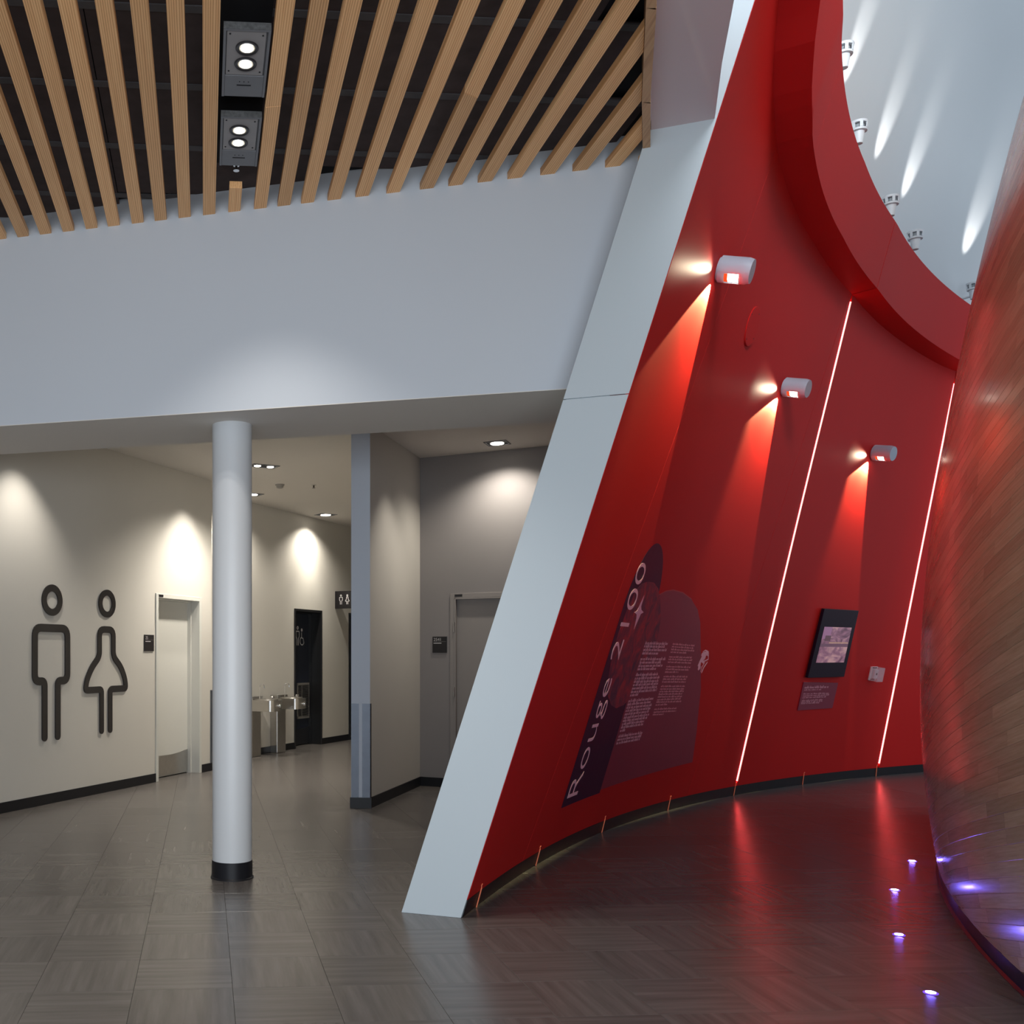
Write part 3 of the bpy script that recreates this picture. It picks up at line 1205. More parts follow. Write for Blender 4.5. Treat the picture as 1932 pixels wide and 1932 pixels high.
def board_mesh(j, a0, a1):
    n = max(2, int((a1 - a0) / .16) + 1)
    prof = ((.0004, -.004), (.0004, .0002), (.0018, .0012), (BW - .0018, .0012), (BW - .0004, .0002), (BW - .0004, -.004))
    vs, uv, fs = [], [], []
    ru, rv = random.random() * 30, random.random() * 30
    e = .0005
    for i in range(n + 1):
        a = a0 + e + (a1 - a0 - 2 * e) * i / n
        for (h_, o_) in prof:
            z = max(.1, BW * j + SLOPE * a + h_)
            vs.append(DP(a, z, o_))
            uv.append((a - a0 + ru, h_ + rv))
    m_ = len(prof)
    for i in range(n):
        for k_ in range(m_ - 1):
            fs.append((i * m_ + k_, i * m_ + k_ + 1, (i + 1) * m_ + k_ + 1, (i + 1) * m_ + k_))
    return vs, fs, uv


def board_rank(b):
    j, a0, a1, zc = b
    am = min(max((a0 + a1) / 2, a0), a1)
    p = DP(am, max(zc, .1))
    if p.y < 1:
        return 0
    px, py = CX + FPX * p.x / p.y, CY - FPX * (p.z - EYE) / p.y
    q0, q1 = DP(a0, max(zc, .1)), DP(a1, max(zc, .1))
    x0, x1 = CX + FPX * q0.x / q0.y, CX + FPX * q1.x / max(q1.y, .5)
    vis = min(x1, 1932) - max(x0, 1735)
    if vis < 2 or not (-20 < py < 1960) or a1 < 0.0:
        return 0
    return vis * FPX * BW / p.y


boards.sort(key=board_rank, reverse=True)
jv, jf, juv = [], [], []
for n, (j, a0, a1, zc) in enumerate(boards):
    vs, fs, uv = board_mesh(j, a0, a1)
    if n < 300:
        smooth_by_angle(mesh_obj('board', vs, fs, M_MAPLE, drum, uvs=uv), 15)
    else:
        m0 = len(jv)
        jv += vs
        jf += [tuple(i + m0 for i in f_) for f_ in fs]
        juv += uv
M_MAPLE2 = grain_mat('maple_board_far', [(0.44, 0.335, 0.20), (0.54, 0.42, 0.265), (0.62, 0.49, 0.325)], 0.26, scale=(.5, 14.4, 1), coord='UV', vary=0.0, coat=0.35, coat_rough=0.14, nscale=1.5)
bo = mesh_obj('boards', jv, jf, M_MAPLE2, drum, uvs=juv)
bo['kind'] = 'stuff'
smooth_by_angle(bo, 15)

# ================================================================== THE THINGS
# ---- column
cx, cy = on_floor(438, 1654.5)
col = empty('column', (cx, cy, 0), 'round white column with a black rubber base, standing under the grey beam', 'column')
MB().lathe((cx, cy, .1), (0, 0, 1), [(0, .1335), (2.948, .1335)], 64).build('shaft', M_COLUMN, col, smooth=True)
MB().lathe((cx, cy, 0), (0, 0, 1), [(0, .1455), (.006, .1455), (.012, .138), (.118, .1372), (.119, .13)], 64).build('base_band', M_BLACK, col, smooth=True)

# ---- big restroom pictograms on the left wall
Z5 = 420 / 1591.0


def wl(x, y):
    return WL.sz(x * Z5, 1050 + y * Z5)


def on_wall(W, loops, thick, off, name, m, parent=None):
    vs, fs = curve_mesh(loops, thick=thick)
    return mesh_obj(name, [W.pt(v[0], v[1], off + thick / 2 + v[2]) for v in vs], fs, m, parent)


def head(cx_, cy_, ro, ri):
    c = wl(cx_, cy_)
    return [ellipse(c[0], c[1], ro, ro), ellipse(c[0], c[1], ri, ri)]


def zfix(pts):
    """average wall coordinates so that level and plumb strokes stay level and plumb"""
    return [wl(*p) for p in pts]


hd = head(367, 312, .158, .088)
p = zfix([(313, 1293), (313, 893), (243, 893), (243, 512), (476, 512), (476, 886), (407, 886), (407, 1283)])
xs = [(p[0][0] + p[1][0]) / 2, (p[2][0] + p[3][0]) / 2, (p[4][0] + p[5][0]) / 2, (p[6][0] + p[7][0]) / 2]
zs = [(p[0][1] + p[7][1]) / 2, (p[1][1] + p[2][1] + p[5][1] + p[6][1]) / 4, (p[3][1] + p[4][1]) / 2]
path = [(xs[0], zs[0]), (xs[0], zs[1]), (xs[1], zs[1]), (xs[1], zs[2]), (xs[2], zs[2]), (xs[2], zs[1]), (xs[3], zs[1]), (xs[3], zs[0])]
man = empty('restroom_figure', WL.pt((xs[0] + xs[3]) / 2, zs[0], 0), 'large black outline figure of a man on the beige left wall', 'sign', 'black restroom figures on the wall')
on_wall(WL, hd, .012, .004, 'head_ring', M_BLACKSIGN, man)
on_wall(WL, [stroke(rounded(path, [.05, .10, .09, .09, .10, .05]), .080)], .012, .004, 'body_outline', M_BLACKSIGN, man)
hd = head(760, 337, .152, .088)
p = zfix([(721, 1243), (721, 952), (605, 952), (614, 882), (648, 795), (706, 716), (706, 522), (805, 522), (805, 712), (862, 795), (889, 882), (895, 946), (782, 946), (782, 1238)])
p = [list(q) for q in p]
for grp in ((0, 1), (5, 6), (7, 8), (12, 13)):
    av = sum(p[i][0] for i in grp) / 2
    for i in grp:
        p[i][0] = av
for grp in ((0, 13), (1, 2, 11, 12), (6, 7), (5, 8), (3, 10), (4, 9)):
    av = sum(p[i][1] for i in grp) / len(grp)
    for i in grp:
        p[i][1] = av
wom = empty('restroom_figure', WL.pt((p[0][0] + p[13][0]) / 2, p[0][1], 0), 'large black outline figure of a woman in a bell skirt on the beige left wall', 'sign', 'black restroom figures on the wall')
on_wall(WL, hd, .012, .004, 'head_ring', M_BLACKSIGN, wom)
on_wall(WL, [stroke(rounded(p, [.04, .04, .05, .12, .06, .08, .08, .06, .12, .05, .04, .04], 5), .072)], .012, .004, 'body_outline', M_BLACKSIGN, wom)


# ---- room plaques
def plaque(W, x0, y0, x1, y1, label, number, sub_len):
    a0, z0 = W.sz(x0, y1)
    a1, z1 = W.sz(x1, y0)
    f_ = W.fr()
    o = empty('room_plaque', W.pt((a0 + a1) / 2, z0, 0), label, 'sign', 'black room plaques beside doors')
    MB().box(f_, a0, a1, 0.0, .012, z0, z1).build('plate', M_BLACKSIGN, o, bevel=.0015)
    ww, hh = a1 - a0, z1 - z0
    vs, fs = curve_mesh(text=number, size=hh * .27, thick=.001)
    mx = max(v[0] for v in vs)
    mesh_obj('number', [W.pt(a0 + ww * .08 + v[0] * min(1, ww * .5 / mx), z1 - hh * .27 + v[1], .0126 + v[2]) for v in vs], fs, M_GLYPH, o)
    MB().box(f_, a0 + ww * .08, a1 - ww * .04, .012, .0125, z1 - hh * .315, z1 - hh * .305).build('rule_line', M_GREYPLATE, o)
    mb_ = MB()
    x = a0 + ww * .08
    rnd = random.Random(3)
    while x < a0 + ww * sub_len:
        d_ = ww * rnd.uniform(.05, .12)
        mb_.box(f_, x, x + d_, .012, .0128, z1 - hh * .43, z1 - hh * .385)
        x += d_ + ww * .015
    mb_.build('small_text', M_GLYPH, o)
    return o


plaque(WL, 271.5, 1198, 289, 1228.5, 'small black room plaque on the beige wall left of the white recessed door', '25', .62)
plaque(WD, 816.5, 1201, 843.5, 1231.5, 'square black plaque numbered 2541 on the dark grey wall by the grey door', '2541', .62)


# ---- drinking fountains
def fountain(px_wall, label):
    t0 = WB.s_at(px_wall)
    f_ = WB.fr()
    o = empty('drinking_fountain', WB.pt(t0 + .12, 0, .1), label, 'drinking fountain', 'steel drinking fountains on the back wall')
    # floor pedestal
    MB().box(f_, t0, t0 + .26, 0.0, .13, 0.0, .70).build('pedestal', M_STEEL, o, bevel=.012)
    # basin body with rounded front corners
    y1, r = .47, .07
    pts = [(0, 0)]
    L_ = .33
    pts = [(0.0, 0.002), (0.0, y1 - r)]
    for k_ in range(1, 8):
        a_ = math.pi / 2 * k_ / 8
        pts.append((r - r * math.cos(a_), y1 - r + r * math.sin(a_)))
    pts += [(r, y1), (L_ - r, y1)]
    for k_ in range(1, 8):
        a_ = math.pi / 2 * k_ / 8
        pts.append((L_ - r + r * math.sin(a_), y1 - r + r * math.cos(a_)))
    pts += [(L_, y1 - r), (L_, 0.002)]
    wp = [WB.pt(a_, 0, b_)[:2] for a_, b_ in [(t0 + q[0], q[1]) for q in pts]]
    body = MB().prism(wp, .675, .835)
    bo_ = body.build('basin', M_STEEL, o, smooth=True)
    # raised rim and hollow bowl
    cxx, cyy = t0 + .165, .27
    rim = MB()
    n = 28
    vs, fs = [], []
    for (rx, ry, z) in ((.150, .19, .836), (.145, .185, .852), (.125, .165, .852), (.105, .14, .838), (.03, .04, .8355)):
        for i in range(n):
            a_ = 2 * math.pi * i / n
            vs.append(WB.pt(cxx + rx * math.cos(a_), z, cyy + ry * math.sin(a_)))
    for j in range(4):
        for i in range(n):
            fs.append((j * n + i, j * n + (i + 1) % n, (j + 1) * n + (i + 1) % n, (j + 1) * n + i))
    rim.add(vs, fs).build('bowl_rim', M_STEEL, o, smooth=True)
    # back box against the wall
    MB().box(f_, t0 + .01, t0 + .32, 0, .13, .835, .885).build('back_ledge', M_STEEL, o, bevel=.006)
    # gooseneck bottle filler
    bx, by = t0 + .12, .19
    pth = [WB.pt(bx, .835, by), WB.pt(bx, 1.02, by)]
    for k_ in range(0, 9):
        a_ = math.pi * k_ / 9
        pth.append(WB.pt(bx, 1.03 + .038 * math.sin(a_), by + .038 - .038 * math.cos(a_)))
    pth.append(WB.pt(bx, 1.005, by + .078))
    MB().tube(pth, .007, 8).build('gooseneck_spout', M_CHROME, o, smooth=True)
    # bubbler knob
    kb = MB().lathe(WB.pt(t0 + .10, .835, .42), (0, 0, 1), [(0, .014), (.02, .012), (.028, .026), (.045, .030), (.062, .022), (.068, .004)], 16)
    kb.build('bubbler', M_CHROME, o, smooth=True)
    MB().lathe(WB.pt(t0 + .05, .835, .33), (0, 0, 1), [(0, .02), (.012, .02), (.02, .010)], 14).build('drain_cap', M_CHROME, o, smooth=True)
    # round push button on the front
    MB().lathe(WB.pt(t0 + .20, .755, y1), (WB.n.x, WB.n.y, 0), [(0, .030), (.02, .030), (.034, .022), (.036, .006)], 18).build('push_button', M_CHROME, o, smooth=True)
    return o


fountain(509.5, 'steel drinking fountain on the back wall nearer the black restroom door')
fountain(461, 'steel drinking fountain half hidden behind the round white column')


# ---- projecting restroom flag sign
def glyph_set(fr_, x0, z0, h, off, parent, which):
    """small line pictograms; fr_(x,y,z)->world; h: figure height"""
    u = h / 10.0
    wd = u * .6

    def put(name, loops):
        vs, fs = curve_mesh(loops, thick=.001)
        mesh_obj(name, [fr_(v[0], off + .0006 + v[2], v[1]) for v in vs], fs, M_GLYPH, parent)
    if which == 'man':
        lp = [ellipse(x0, z0 + 9.0 * u, u, u, 20), ellipse(x0, z0 + 9.0 * u, u * .4, u * .4, 14),
              stroke(rounded([(x0 - .75 * u, z0), (x0 - .75 * u, z0 + 3.3 * u), (x0 - 1.7 * u, z0 + 4.2 * u), (x0 - 1.7 * u, z0 + 7.2 * u), (x0 + 1.7 * u, z0 + 7.2 * u), (x0 + 1.7 * u, z0 + 4.2 * u), (x0 + .75 * u, z0 + 3.3 * u), (x0 + .75 * u, z0)], u * .6, 3), wd)]
        put('man_glyph', lp)
    elif which == 'woman':
        lp = [ellipse(x0, z0 + 9.0 * u, u, u, 20), ellipse(x0, z0 + 9.0 * u, u * .4, u * .4, 14),
              stroke(rounded([(x0 - .7 * u, z0), (x0 - .7 * u, z0 + 3.0 * u), (x0 - 2.3 * u, z0 + 3.0 * u), (x0 - .9 * u, z0 + 5.6 * u), (x0 - .9 * u, z0 + 7.4 * u), (x0 + .9 * u, z0 + 7.4 * u), (x0 + .9 * u, z0 + 5.6 * u), (x0 + 2.3 * u, z0 + 3.0 * u), (x0 + .7 * u, z0 + 3.0 * u), (x0 + .7 * u, z0)], u * .3, 3), wd)]
        put('woman_glyph', lp)
    else:
        pt_ = [(x0 - .6 * u, z0 + 7.2 * u), (x0 - .6 * u, z0 + 4.0 * u), (x0 + 1.2 * u, z0 + 4.0 * u), (x0 + 2.2 * u, z0 + 1.2 * u)]
        arc = [(x0 + 2.4 * u * math.cos(t_) - .1 * u, z0 + 2.3 * u + 2.3 * u * math.sin(t_)) for t_ in [R(110) + R(230) * k_ / 14 for k_ in range(15)]]
        put('wheelchair_glyph', [ellipse(x0 - .4 * u, z0 + 8.8 * u, u, u, 20), stroke(arc, wd * .9)])
        put('wheelchair_glyph', [stroke(rounded(pt_, u * .5, 3), wd * .9)])


ts = WB.s_at(632)
sgn = empty('flag_sign', WB.pt(ts, 2.28, 0), 'square black sign with white man and woman glyphs projecting from the back wall', 'sign')
fs_ = lambda x, y, z: WB.pt(ts - y, z, x)      # x runs out from the wall, y towards the camera
MB().box(fs_, 0.0, .345, -.02, .0, 2.285, 2.585).build('plate', M_BLACKSIGN, sgn, bevel=.002)
glyph_set(fs_, .115, 2.36, .165, 0.0, sgn, 'man')
glyph_set(fs_, .235, 2.36, .165, 0.0, sgn, 'woman')
fl = lambda x, y, z: WB.pt(x, z, -.22 + y)
glyph_set(fl, WBL.s_at(562.5) - .02, 1.66, .31, 0.0015, leaf2, 'man')
glyph_set(fl, WBL.s_at(562.5) + .13, 1.66, .28, 0.0015, leaf2, 'wheelchair')


# ---- recessed ceiling downlights in the passage
def downlight(px, py, wx, wy, rot, nl, label, r=.045, glare=False, power=40, spot=True, size=135, aim=None):
    x, y = at_height(px, py, CZ)
    o = empty('downlight', (x, y, CZ), label, 'ceiling light', 'recessed downlights in the passage ceiling')
    c_, s_ = math.cos(rot), math.sin(rot)
    f_ = lambda a_, b_, z: (x + c_ * a_ - s_ * b_, y + s_ * a_ + c_ * b_, CZ + z)
    # frame made of four bars
    fm = MB()
    hx, hy, t_ = wx / 2, wy / 2, .018
    for (q0_, q1_, r0_, r1_) in ((-hx, hx, -hy, -hy + t_), (-hx, hx, hy - t_, hy), (-hx, -hx + t_, -hy + t_, hy - t_), (hx - t_, hx, -hy + t_, hy - t_)):
        fm.box(f_, q0_, q1_, r0_, r1_, -.008, .0)
    fm.build('frame', M_GREYBOX, o)
    MB().box(f_, -hx + t_, hx - t_, -hy + t_, hy - t_, -.003, -.001).build('baffle', M_DARK, o)
    for k_ in range(nl):
        off = (k_ - (nl - 1) / 2) * wx / nl
        MB().lathe(f_(off, 0, -.012), (0, 0, 1), [(0, r), (.008, r)], 24).build('lamp', M_LAMPW, o)
        if spot:
            tx, ty, tz_ = f_(off, 0, -.02)
            tgt = (tx, ty, 0) if aim is None else (tx + aim[0], ty + aim[1], 0)
            add_light('downlight_beam', 'SPOT', (tx, ty, tz_), tgt, power, (1.0, .93, .82), spot_size=R(size), spot_blend=.75, shadow_soft_size=.04)
    return o


downlight(938, 835.5, .24, .22, math.atan2(-.53, 1), 1, 'bright single downlight in the ceiling before the dark grey wall', r=.07, power=120, aim=(.1, .1))
downlight(498, 879, .34, .18, math.atan2(.46, 1) + R(0), 2, 'twin downlight in the ceiling just right of the column top', r=.04, power=190)
downlight(478, 932.5, .24, .20, .5, 1, 'downlight almost hidden behind the column, above the fountains', r=.06, power=190)
downlight(614.5, 971, .30, .24, .5, 1, 'far downlight near the back wall beside the projecting sign', r=.08, power=170)
# two more of the row, hidden above the beam: they throw the scallops on the left wall and the partition
for (px_, zz_, ofs) in ((28, 0, .42), (347, 0, .42)):
    q = WL.pt(WL.s_at(px_), CZ - .02, ofs)
    add_light('wall_washer', 'SPOT', q, (q[0], q[1], 0), 115, (1.0, .94, .86), spot_size=R(88), spot_blend=.8, shadow_soft_size=.04)
q = WP.pt(.55, CZ - .02, .50)
add_light('wall_washer', 'SPOT', q, (q[0], q[1], 0), 45, (1.0, .92, .82), spot_size=R(84), spot_blend=.8, shadow_soft_size=.04)
q = WB.pt(WB.s_at(583), CZ - .02, .38)
add_light('wall_washer', 'SPOT', q, (q[0], q[1], 0), 60, (1.0, .97, .86), spot_size=R(70), spot_blend=.7, shadow_soft_size=.03)

# smoke detector and sprinkler
x, y = at_height(528, 914, CZ)
sd = empty('smoke_detector', (x, y, CZ), 'round smoke detector on the passage ceiling left of the sprinkler', 'smoke detector')
MB().lathe((x, y, CZ), (0, 0, -1), [(0, .062), (.012, .062), (.016, .055)], 28).build('base', mat('detector_plastic', (.34, .32, .29), .5), sd, smooth=True)
MB().lathe((x, y, CZ - .016), (0, 0, -1), [(0, .048), (.028, .044), (.034, .03)], 28).build('sensor_head', MATS['detector_plastic'], sd, smooth=True)
x, y = at_height(592, 915, CZ)
spk = empty('sprinkler', (x, y, CZ), 'small chrome sprinkler on the passage ceiling', 'sprinkler', 'sprinklers')
MB().lathe((x, y, CZ), (0, 0, -1), [(0, .035), (.006, .03)], 18).build('escutcheon', M_STEEL, spk, smooth=True)
MB().lathe((x, y, CZ - .006), (0, 0, -1), [(0, .012), (.03, .008), (.034, .022), (.036, .022)], 14).build('nozzle', mat('dark_bronze', (.10, .08, .06), .4, metal=.8), spk, smooth=True)


# ---- light boxes in the slot of the slatted ceiling
def light_box(b0_, b1_, lamps, label, power):
    f_ = lambda x, y, z: (*grid(x, y), SZ + z)
    c = grid(.195, (b0_ + b1_) / 2)
    o = empty('light_box', (c[0], c[1], SZ), label, 'ceiling light', 'grey twin-lamp boxes in the slatted ceiling')
    A, Bx = .088, .303
    hs = MB().box(f_, A, Bx, b0_, b1_, .012, .035)
    hs.build('housing', M_GREYBOX, o, bevel=.002)
    # raised rim on three sides
    rm = MB()
    rm.box(f_, A, A + .012, b0_, b1_, 0, .012)
    rm.box(f_, Bx - .012, Bx, b0_, b1_, 0, .012)
    rm.box(f_, A + .012, Bx - .012, b0_, b0_ + .014, 0, .012)
    rm.build('rim', M_GREYBOX, o)
    MB().box(f_, A, Bx, b0_ - .003, b0_ - .0005, .0, .032).build('end_plate', mat('scuffed_edge', (.10, .10, .10), .5, noise=.8, nscale=60), o)
    split = b0_ + (b1_ - b0_) * .66
    pl = MB().box(f_, A + .016, Bx - .02, b0_ + .018, split, .004, .010)
    pl.build('lamp_plate', M_GREYPLATE, o, bevel=.001)
    for (xx, yy) in ((A + .03, b0_ + .04), (Bx - .035, b0_ + .045), (A + .03, split - .03), (Bx - .035, split - .028)):
        c = f_(xx, yy, .004)
        MB().lathe(c, (0, 0, -1), [(0, .0045), (.002, .0045)], 8).build('screw', M_DARK, o)
    # louvre slot in the lower plate
    xm = (A + Bx) / 2
    MB().box(f_, A + .0125, Bx - .0125, split + .006, b1_, .002, .0118).build('lower_plate', M_GREYBOX, o, bevel=.001)
    MB().box(f_, xm - .035, xm + .035, split + .08, split + .088, .0008, .0018).build('slot', M_DARK, o)
    for dx in (-.022, 0, .022):
        MB().lathe(f_(xm + dx, split + .055, .002), (0, 0, -1), [(0, .003), (.001, .003)], 8).build('screw', M_DARK, o)
    for (a_, b_) in lamps:
        c = Vector(f_(a_, b_, .004))
        ring = MB().lathe(c, (0, 0, -1), [(0, .035), (.003, .036), (.006, .040), (.008, .050), (.004, .0535), (-.002, .0535)], 36, cap=False)
        ro_ = ring.build('trim_ring', mat('lamp_ring', (.045, .042, .045), .35, metal=.5), o, smooth=True)
        MB().lathe(c - Vector((0, 0, .0022)), (0, 0, 1), [(0, .0355), (.002, .0355)], 32).build('lamp_lens', M_LAMP, ro_)
        fins = MB()
        for k_ in range(36):
            an = 2 * math.pi * k_ / 36
            u_ = Vector((math.cos(an), math.sin(an), 0))
            v_ = Vector((-u_.y, u_.x, 0)) * .0012
            fins.hexa([c + q_ - Vector((0, 0, .006)) for q_ in (u_ * .030 - v_, u_ * .037 - v_, u_ * .037 + v_, u_ * .030 + v_)],
                      [c + q_ - Vector((0, 0, .0025)) for q_ in (u_ * .030 - v_, u_ * .037 - v_, u_ * .037 + v_, u_ * .030 + v_)])
        fo = fins.build('heat_fins', mat('fin_metal', (.5, .45, .35), .4, metal=.5), ro_)
        fo['kind'] = 'stuff'
        add_light('lamp_beam', 'SPOT', c - Vector((0, 0, .012)), c - Vector((0, 0, 3)), power, (1.0, .94, .87), spot_size=R(96), spot_blend=.8, shadow_soft_size=.03)
    return o


light_box(4.46, 5.0, ((.199, 4.60), (.197, 4.725)), 'grey twin-lamp box in the slatted ceiling, the one farther from the white wall', 60)
light_box(5.19, 5.71, ((.189, 5.325), (.187, 5.455)), 'grey twin-lamp box in the slatted ceiling, the one nearer the white wall', 60)
x, y = grid(.19, 5.86)
sp2 = empty('sprinkler', (x, y, DZ - .02), 'small chrome sprinkler in the black slot below the second light box', 'sprinkler', 'sprinklers')
MB().lathe((x, y, DZ - .02), (0, 0, -1), [(0, .03), (.006, .026), (.012, .012), (.04, .010)], 16).build('body', M_DARK, sp2, smooth=True)
MB().lathe((x, y, DZ - .06), (0, 0, -1), [(0, .010), (.006, .018), (.010, .008), (.03, .006), (.032, .018), (.034, .018)], 16).build('deflector', M_CHROME, sp2, smooth=True)


# ---- things on the red wall
def red_frame(s, z, off=0.0):
    """local frame on the red wall: X along the wall (away from the camera), Y up the slope, N out of the wall"""
    p_ = RP(s, z, off)
    t_ = rt(s)
    X = Vector((float(t_[0]), float(t_[1]), 0))
    Yv = (RP(s, z + .5) - RP(s, z - .5)).normalized()
    X = (X - Yv * X.dot(Yv)).normalized()
    N_ = X.cross(Yv)
    if N_.dot(Vector((float(rn(s)[0]), float(rn(s)[1]), 0))) < 0:
        N_ = -N_
    return p_, X, Yv, N_


def red_decal(name, px_loops, m, parent, off=.0015, thick=.001, cut=.12, rect=False):
    loops = px_loops if rect else [[hit(*q) for q in lp] for lp in px_loops]
    vs, fs = curve_mesh(loops, thick=thick, cuts=[(0, cut)] if cut else None)
    return mesh_obj(name, [RP(v[0], v[1], off + thick / 2 + v[2]) for v in vs], fs, m, parent)


def cut_off(lo, pos, d, N_):
    """added direction mask: drops light leaving the wall, to keep it off the floor"""
    Zl = -Vector(d).normalized()
    Yl = (N_ - Zl * N_.dot(Zl)).normalized()
    Xl = Yl.cross(Zl)
    m_ = Matrix((Xl, Yl, Zl)).transposed().to_4x4()
    m_.translation = pos
    lo.matrix_world = m_
    l = lo.data
    l.use_nodes = True
    nt = l.node_tree
    em = nt.nodes['Emission']
    tc = nt.nodes.new('ShaderNodeTexCoord')
    sp_ = nt.nodes.new('ShaderNodeSeparateXYZ')
    mr = nt.nodes.new('ShaderNodeMapRange')
    mr.inputs['From Min'].default_value = CUT[0]
    mr.inputs['From Max'].default_value = CUT[1]
    nt.links.new(tc.outputs['Normal'], sp_.inputs[0])
    nt.links.new(sp_.outputs[1], mr.inputs['Value'])
    nt.links.new(mr.outputs[0], em.inputs['Strength'])


CUT = (0.010, -0.005)


def cyl_lamp(px, py, label, power, fan=84, side=.375):
    s, z = hit(px, py)
    p_, X, Yv, N_ = red_frame(s, z)
    o = empty('wall_spotlight', p_, label, 'wall light', 'pale grey cylinder spotlights on the red wall')
    side_x = side
    r = .083
    Lc = .205
    # back plate ring, body with an opening cut in its lower side, tapered end cap
    n = 40
    MB().lathe(p_, N_, [(0, r - .012), (.014, r - .012)], 32).build('back_plate', M_LAMPGREY, o, smooth=True)
    c0_, c1_ = .055, .145
    a_win = 32     # half angle of the opening
    down = -Yv
    side = X

    def ringpt(d, ang, rr=r):
        return p_ + N_ * d + (down * math.cos(ang) + side * math.sin(ang)) * rr
    wc = R(-22)
    vs, fs = [], []
    ds = [.012, c0_, c1_, Lc - .03, Lc]
    rr_ = [r, r, r, r, r * .90]
    for d_, q_ in zip(ds, rr_):
        for i in range(n):
            vs.append(ringpt(d_, 2 * math.pi * i / n + wc, q_))
    for j in range(4):
        for i in range(n):
            ang = (2 * math.pi * (i + .5) / n)
            ang = ang if ang < math.pi else ang - 2 * math.pi
            if j == 1 and abs(ang) < R(a_win):
                continue
            fs.append((j * n + i, j * n + (i + 1) % n, (j + 1) * n + (i + 1) % n, (j + 1) * n + i))
    fs.append(tuple(range(4 * n, 5 * n)))
    fs.append(tuple(range(n))[::-1])
    b_ = mesh_obj('body', vs, fs, M_LAMPGREY, o)
    sd_ = b_.modifiers.new('wall', 'SOLIDIFY')
    sd_.thickness = .004
    smooth_by_angle(b_)
    for an in (R(150), R(128)):
        MB().lathe(ringpt(.03, an, r), (ringpt(.03, an, r) - (p_ + N_ * .03)), [(0, .005), (.002, .004)], 8).build('screw', M_DARK, o)
    # lamp chamber: reddish reflector side and bright window glass
    vs, fs = [], []
    m_ = 9
    for i in range(m_):
        an = wc + R(-a_win) + R(2 * a_win) * i / (m_ - 1)
        for d_ in (c0_ + .022, c1_ - .002):
            vs.append(ringpt(d_, an, r - .009))
    for i in range(m_ - 1):
        fs.append((2 * i, 2 * i + 1, 2 * i + 3, 2 * i + 2))
    mesh_obj('window_glass', vs, fs, M_SPOTLENS, o)
    vs, fs = [], []
    for i in range(m_):
        an = wc + R(-a_win) + R(2 * a_win) * i / (m_ - 1)
        for d_ in (c0_ - .004, c0_ + .021):
            vs.append(ringpt(d_, an, r - .008))
    for i in range(m_ - 1):
        fs.append((2 * i, 2 * i + 1, 2 * i + 3, 2 * i + 2))
    mesh_obj('reflector', vs, fs, M_SPOTGLOW, o)
    # beams: a narrow bright fan down the wall and a soft one sideways
    q_ = p_ + N_ * .040 - Yv * .083 - X * .060
    d_ = (-Yv * .927 - X * side_x)
    lo = add_light('spotlight_beam', 'SPOT', q_, None, power, (1.0, .92, .44), spot_size=R(fan), spot_blend=.10, shadow_soft_size=.006)
    cut_off(lo, q_, d_, N_)
    q2 = p_ + N_ * .045 - Yv * .045 - X * .105
    lo = add_light('spotlight_spill', 'SPOT', q2, None, power * .04, (1.0, .88, .62), spot_size=R(46), spot_blend=1.0, shadow_soft_size=.02)
    cut_off(lo, q2, -X - Yv * .06, N_)
    return o


cyl_lamp(1356, 507, 'cylinder spotlight on the red wall nearest the white slab end, highest in view', 330, 74, .29)
cyl_lamp(1479, 730, 'cylinder spotlight on the red wall just left of the first red light line', 330)
cyl_lamp(1648, 854, 'cylinder spotlight on the red wall between the two red light lines', 330)

# round access cover
s, z = hit(1417, 616)
p_, X, Yv, N_ = red_frame(s, z)
ac = empty('access_cover', p_, 'round red cover plate on the red wall below the highest spotlight', 'cover plate')
MB().lathe(p_, N_, [(0.001, .148), (.010, .148), (.013, .144)], 48).build('disc', M_RED, ac, smooth=True)
for an in (60, 150, 240, 330):
    c = p_ + N_ * .013 + (X * math.cos(R(an)) + Yv * math.sin(R(an))) * .128
    MB().lathe(c, N_, [(0, .006), (.002, .005)], 8).build('screw', M_REDDARK, ac)


# red light lines
def light_line(l, za, zb_, label):
    o = empty('light_line', RP(line_s(l, za), za), label, 'light strip', 'glowing red lines up the red wall')
    n = 24
    pts = [RP(line_s(l, za + (zb_ - za) * i / n), za + (zb_ - za) * i / n, -.004) for i in range(n + 1)]
    MB().tube(pts, .0085, 8).build('tube', M_NEON, o, smooth=True)
    pts = [RP(line_s(l, za + (zb_ - za) * i / n), za + (zb_ - za) * i / n, .0035) for i in range(n + 1)]
    MB().tube(pts, .0062, 6).build('core', M_NEONCORE, o, smooth=True)
    pts2 = [RP(line_s(l, za - .02 + (zb_ - za + .04) * i / n), za - .02 + (zb_ - za + .04) * i / n, -.0165) for i in range(n + 1)]
    MB().tube(pts2, .004, 6).build('channel', M_REDDARK, o)
    return o


light_line(l1, .16, 4.83, 'glowing red light line left of the wall screen, the nearer of the two')
light_line(l2, .16, 4.62, 'glowing red light line right of the wall screen, beside the timber drum')

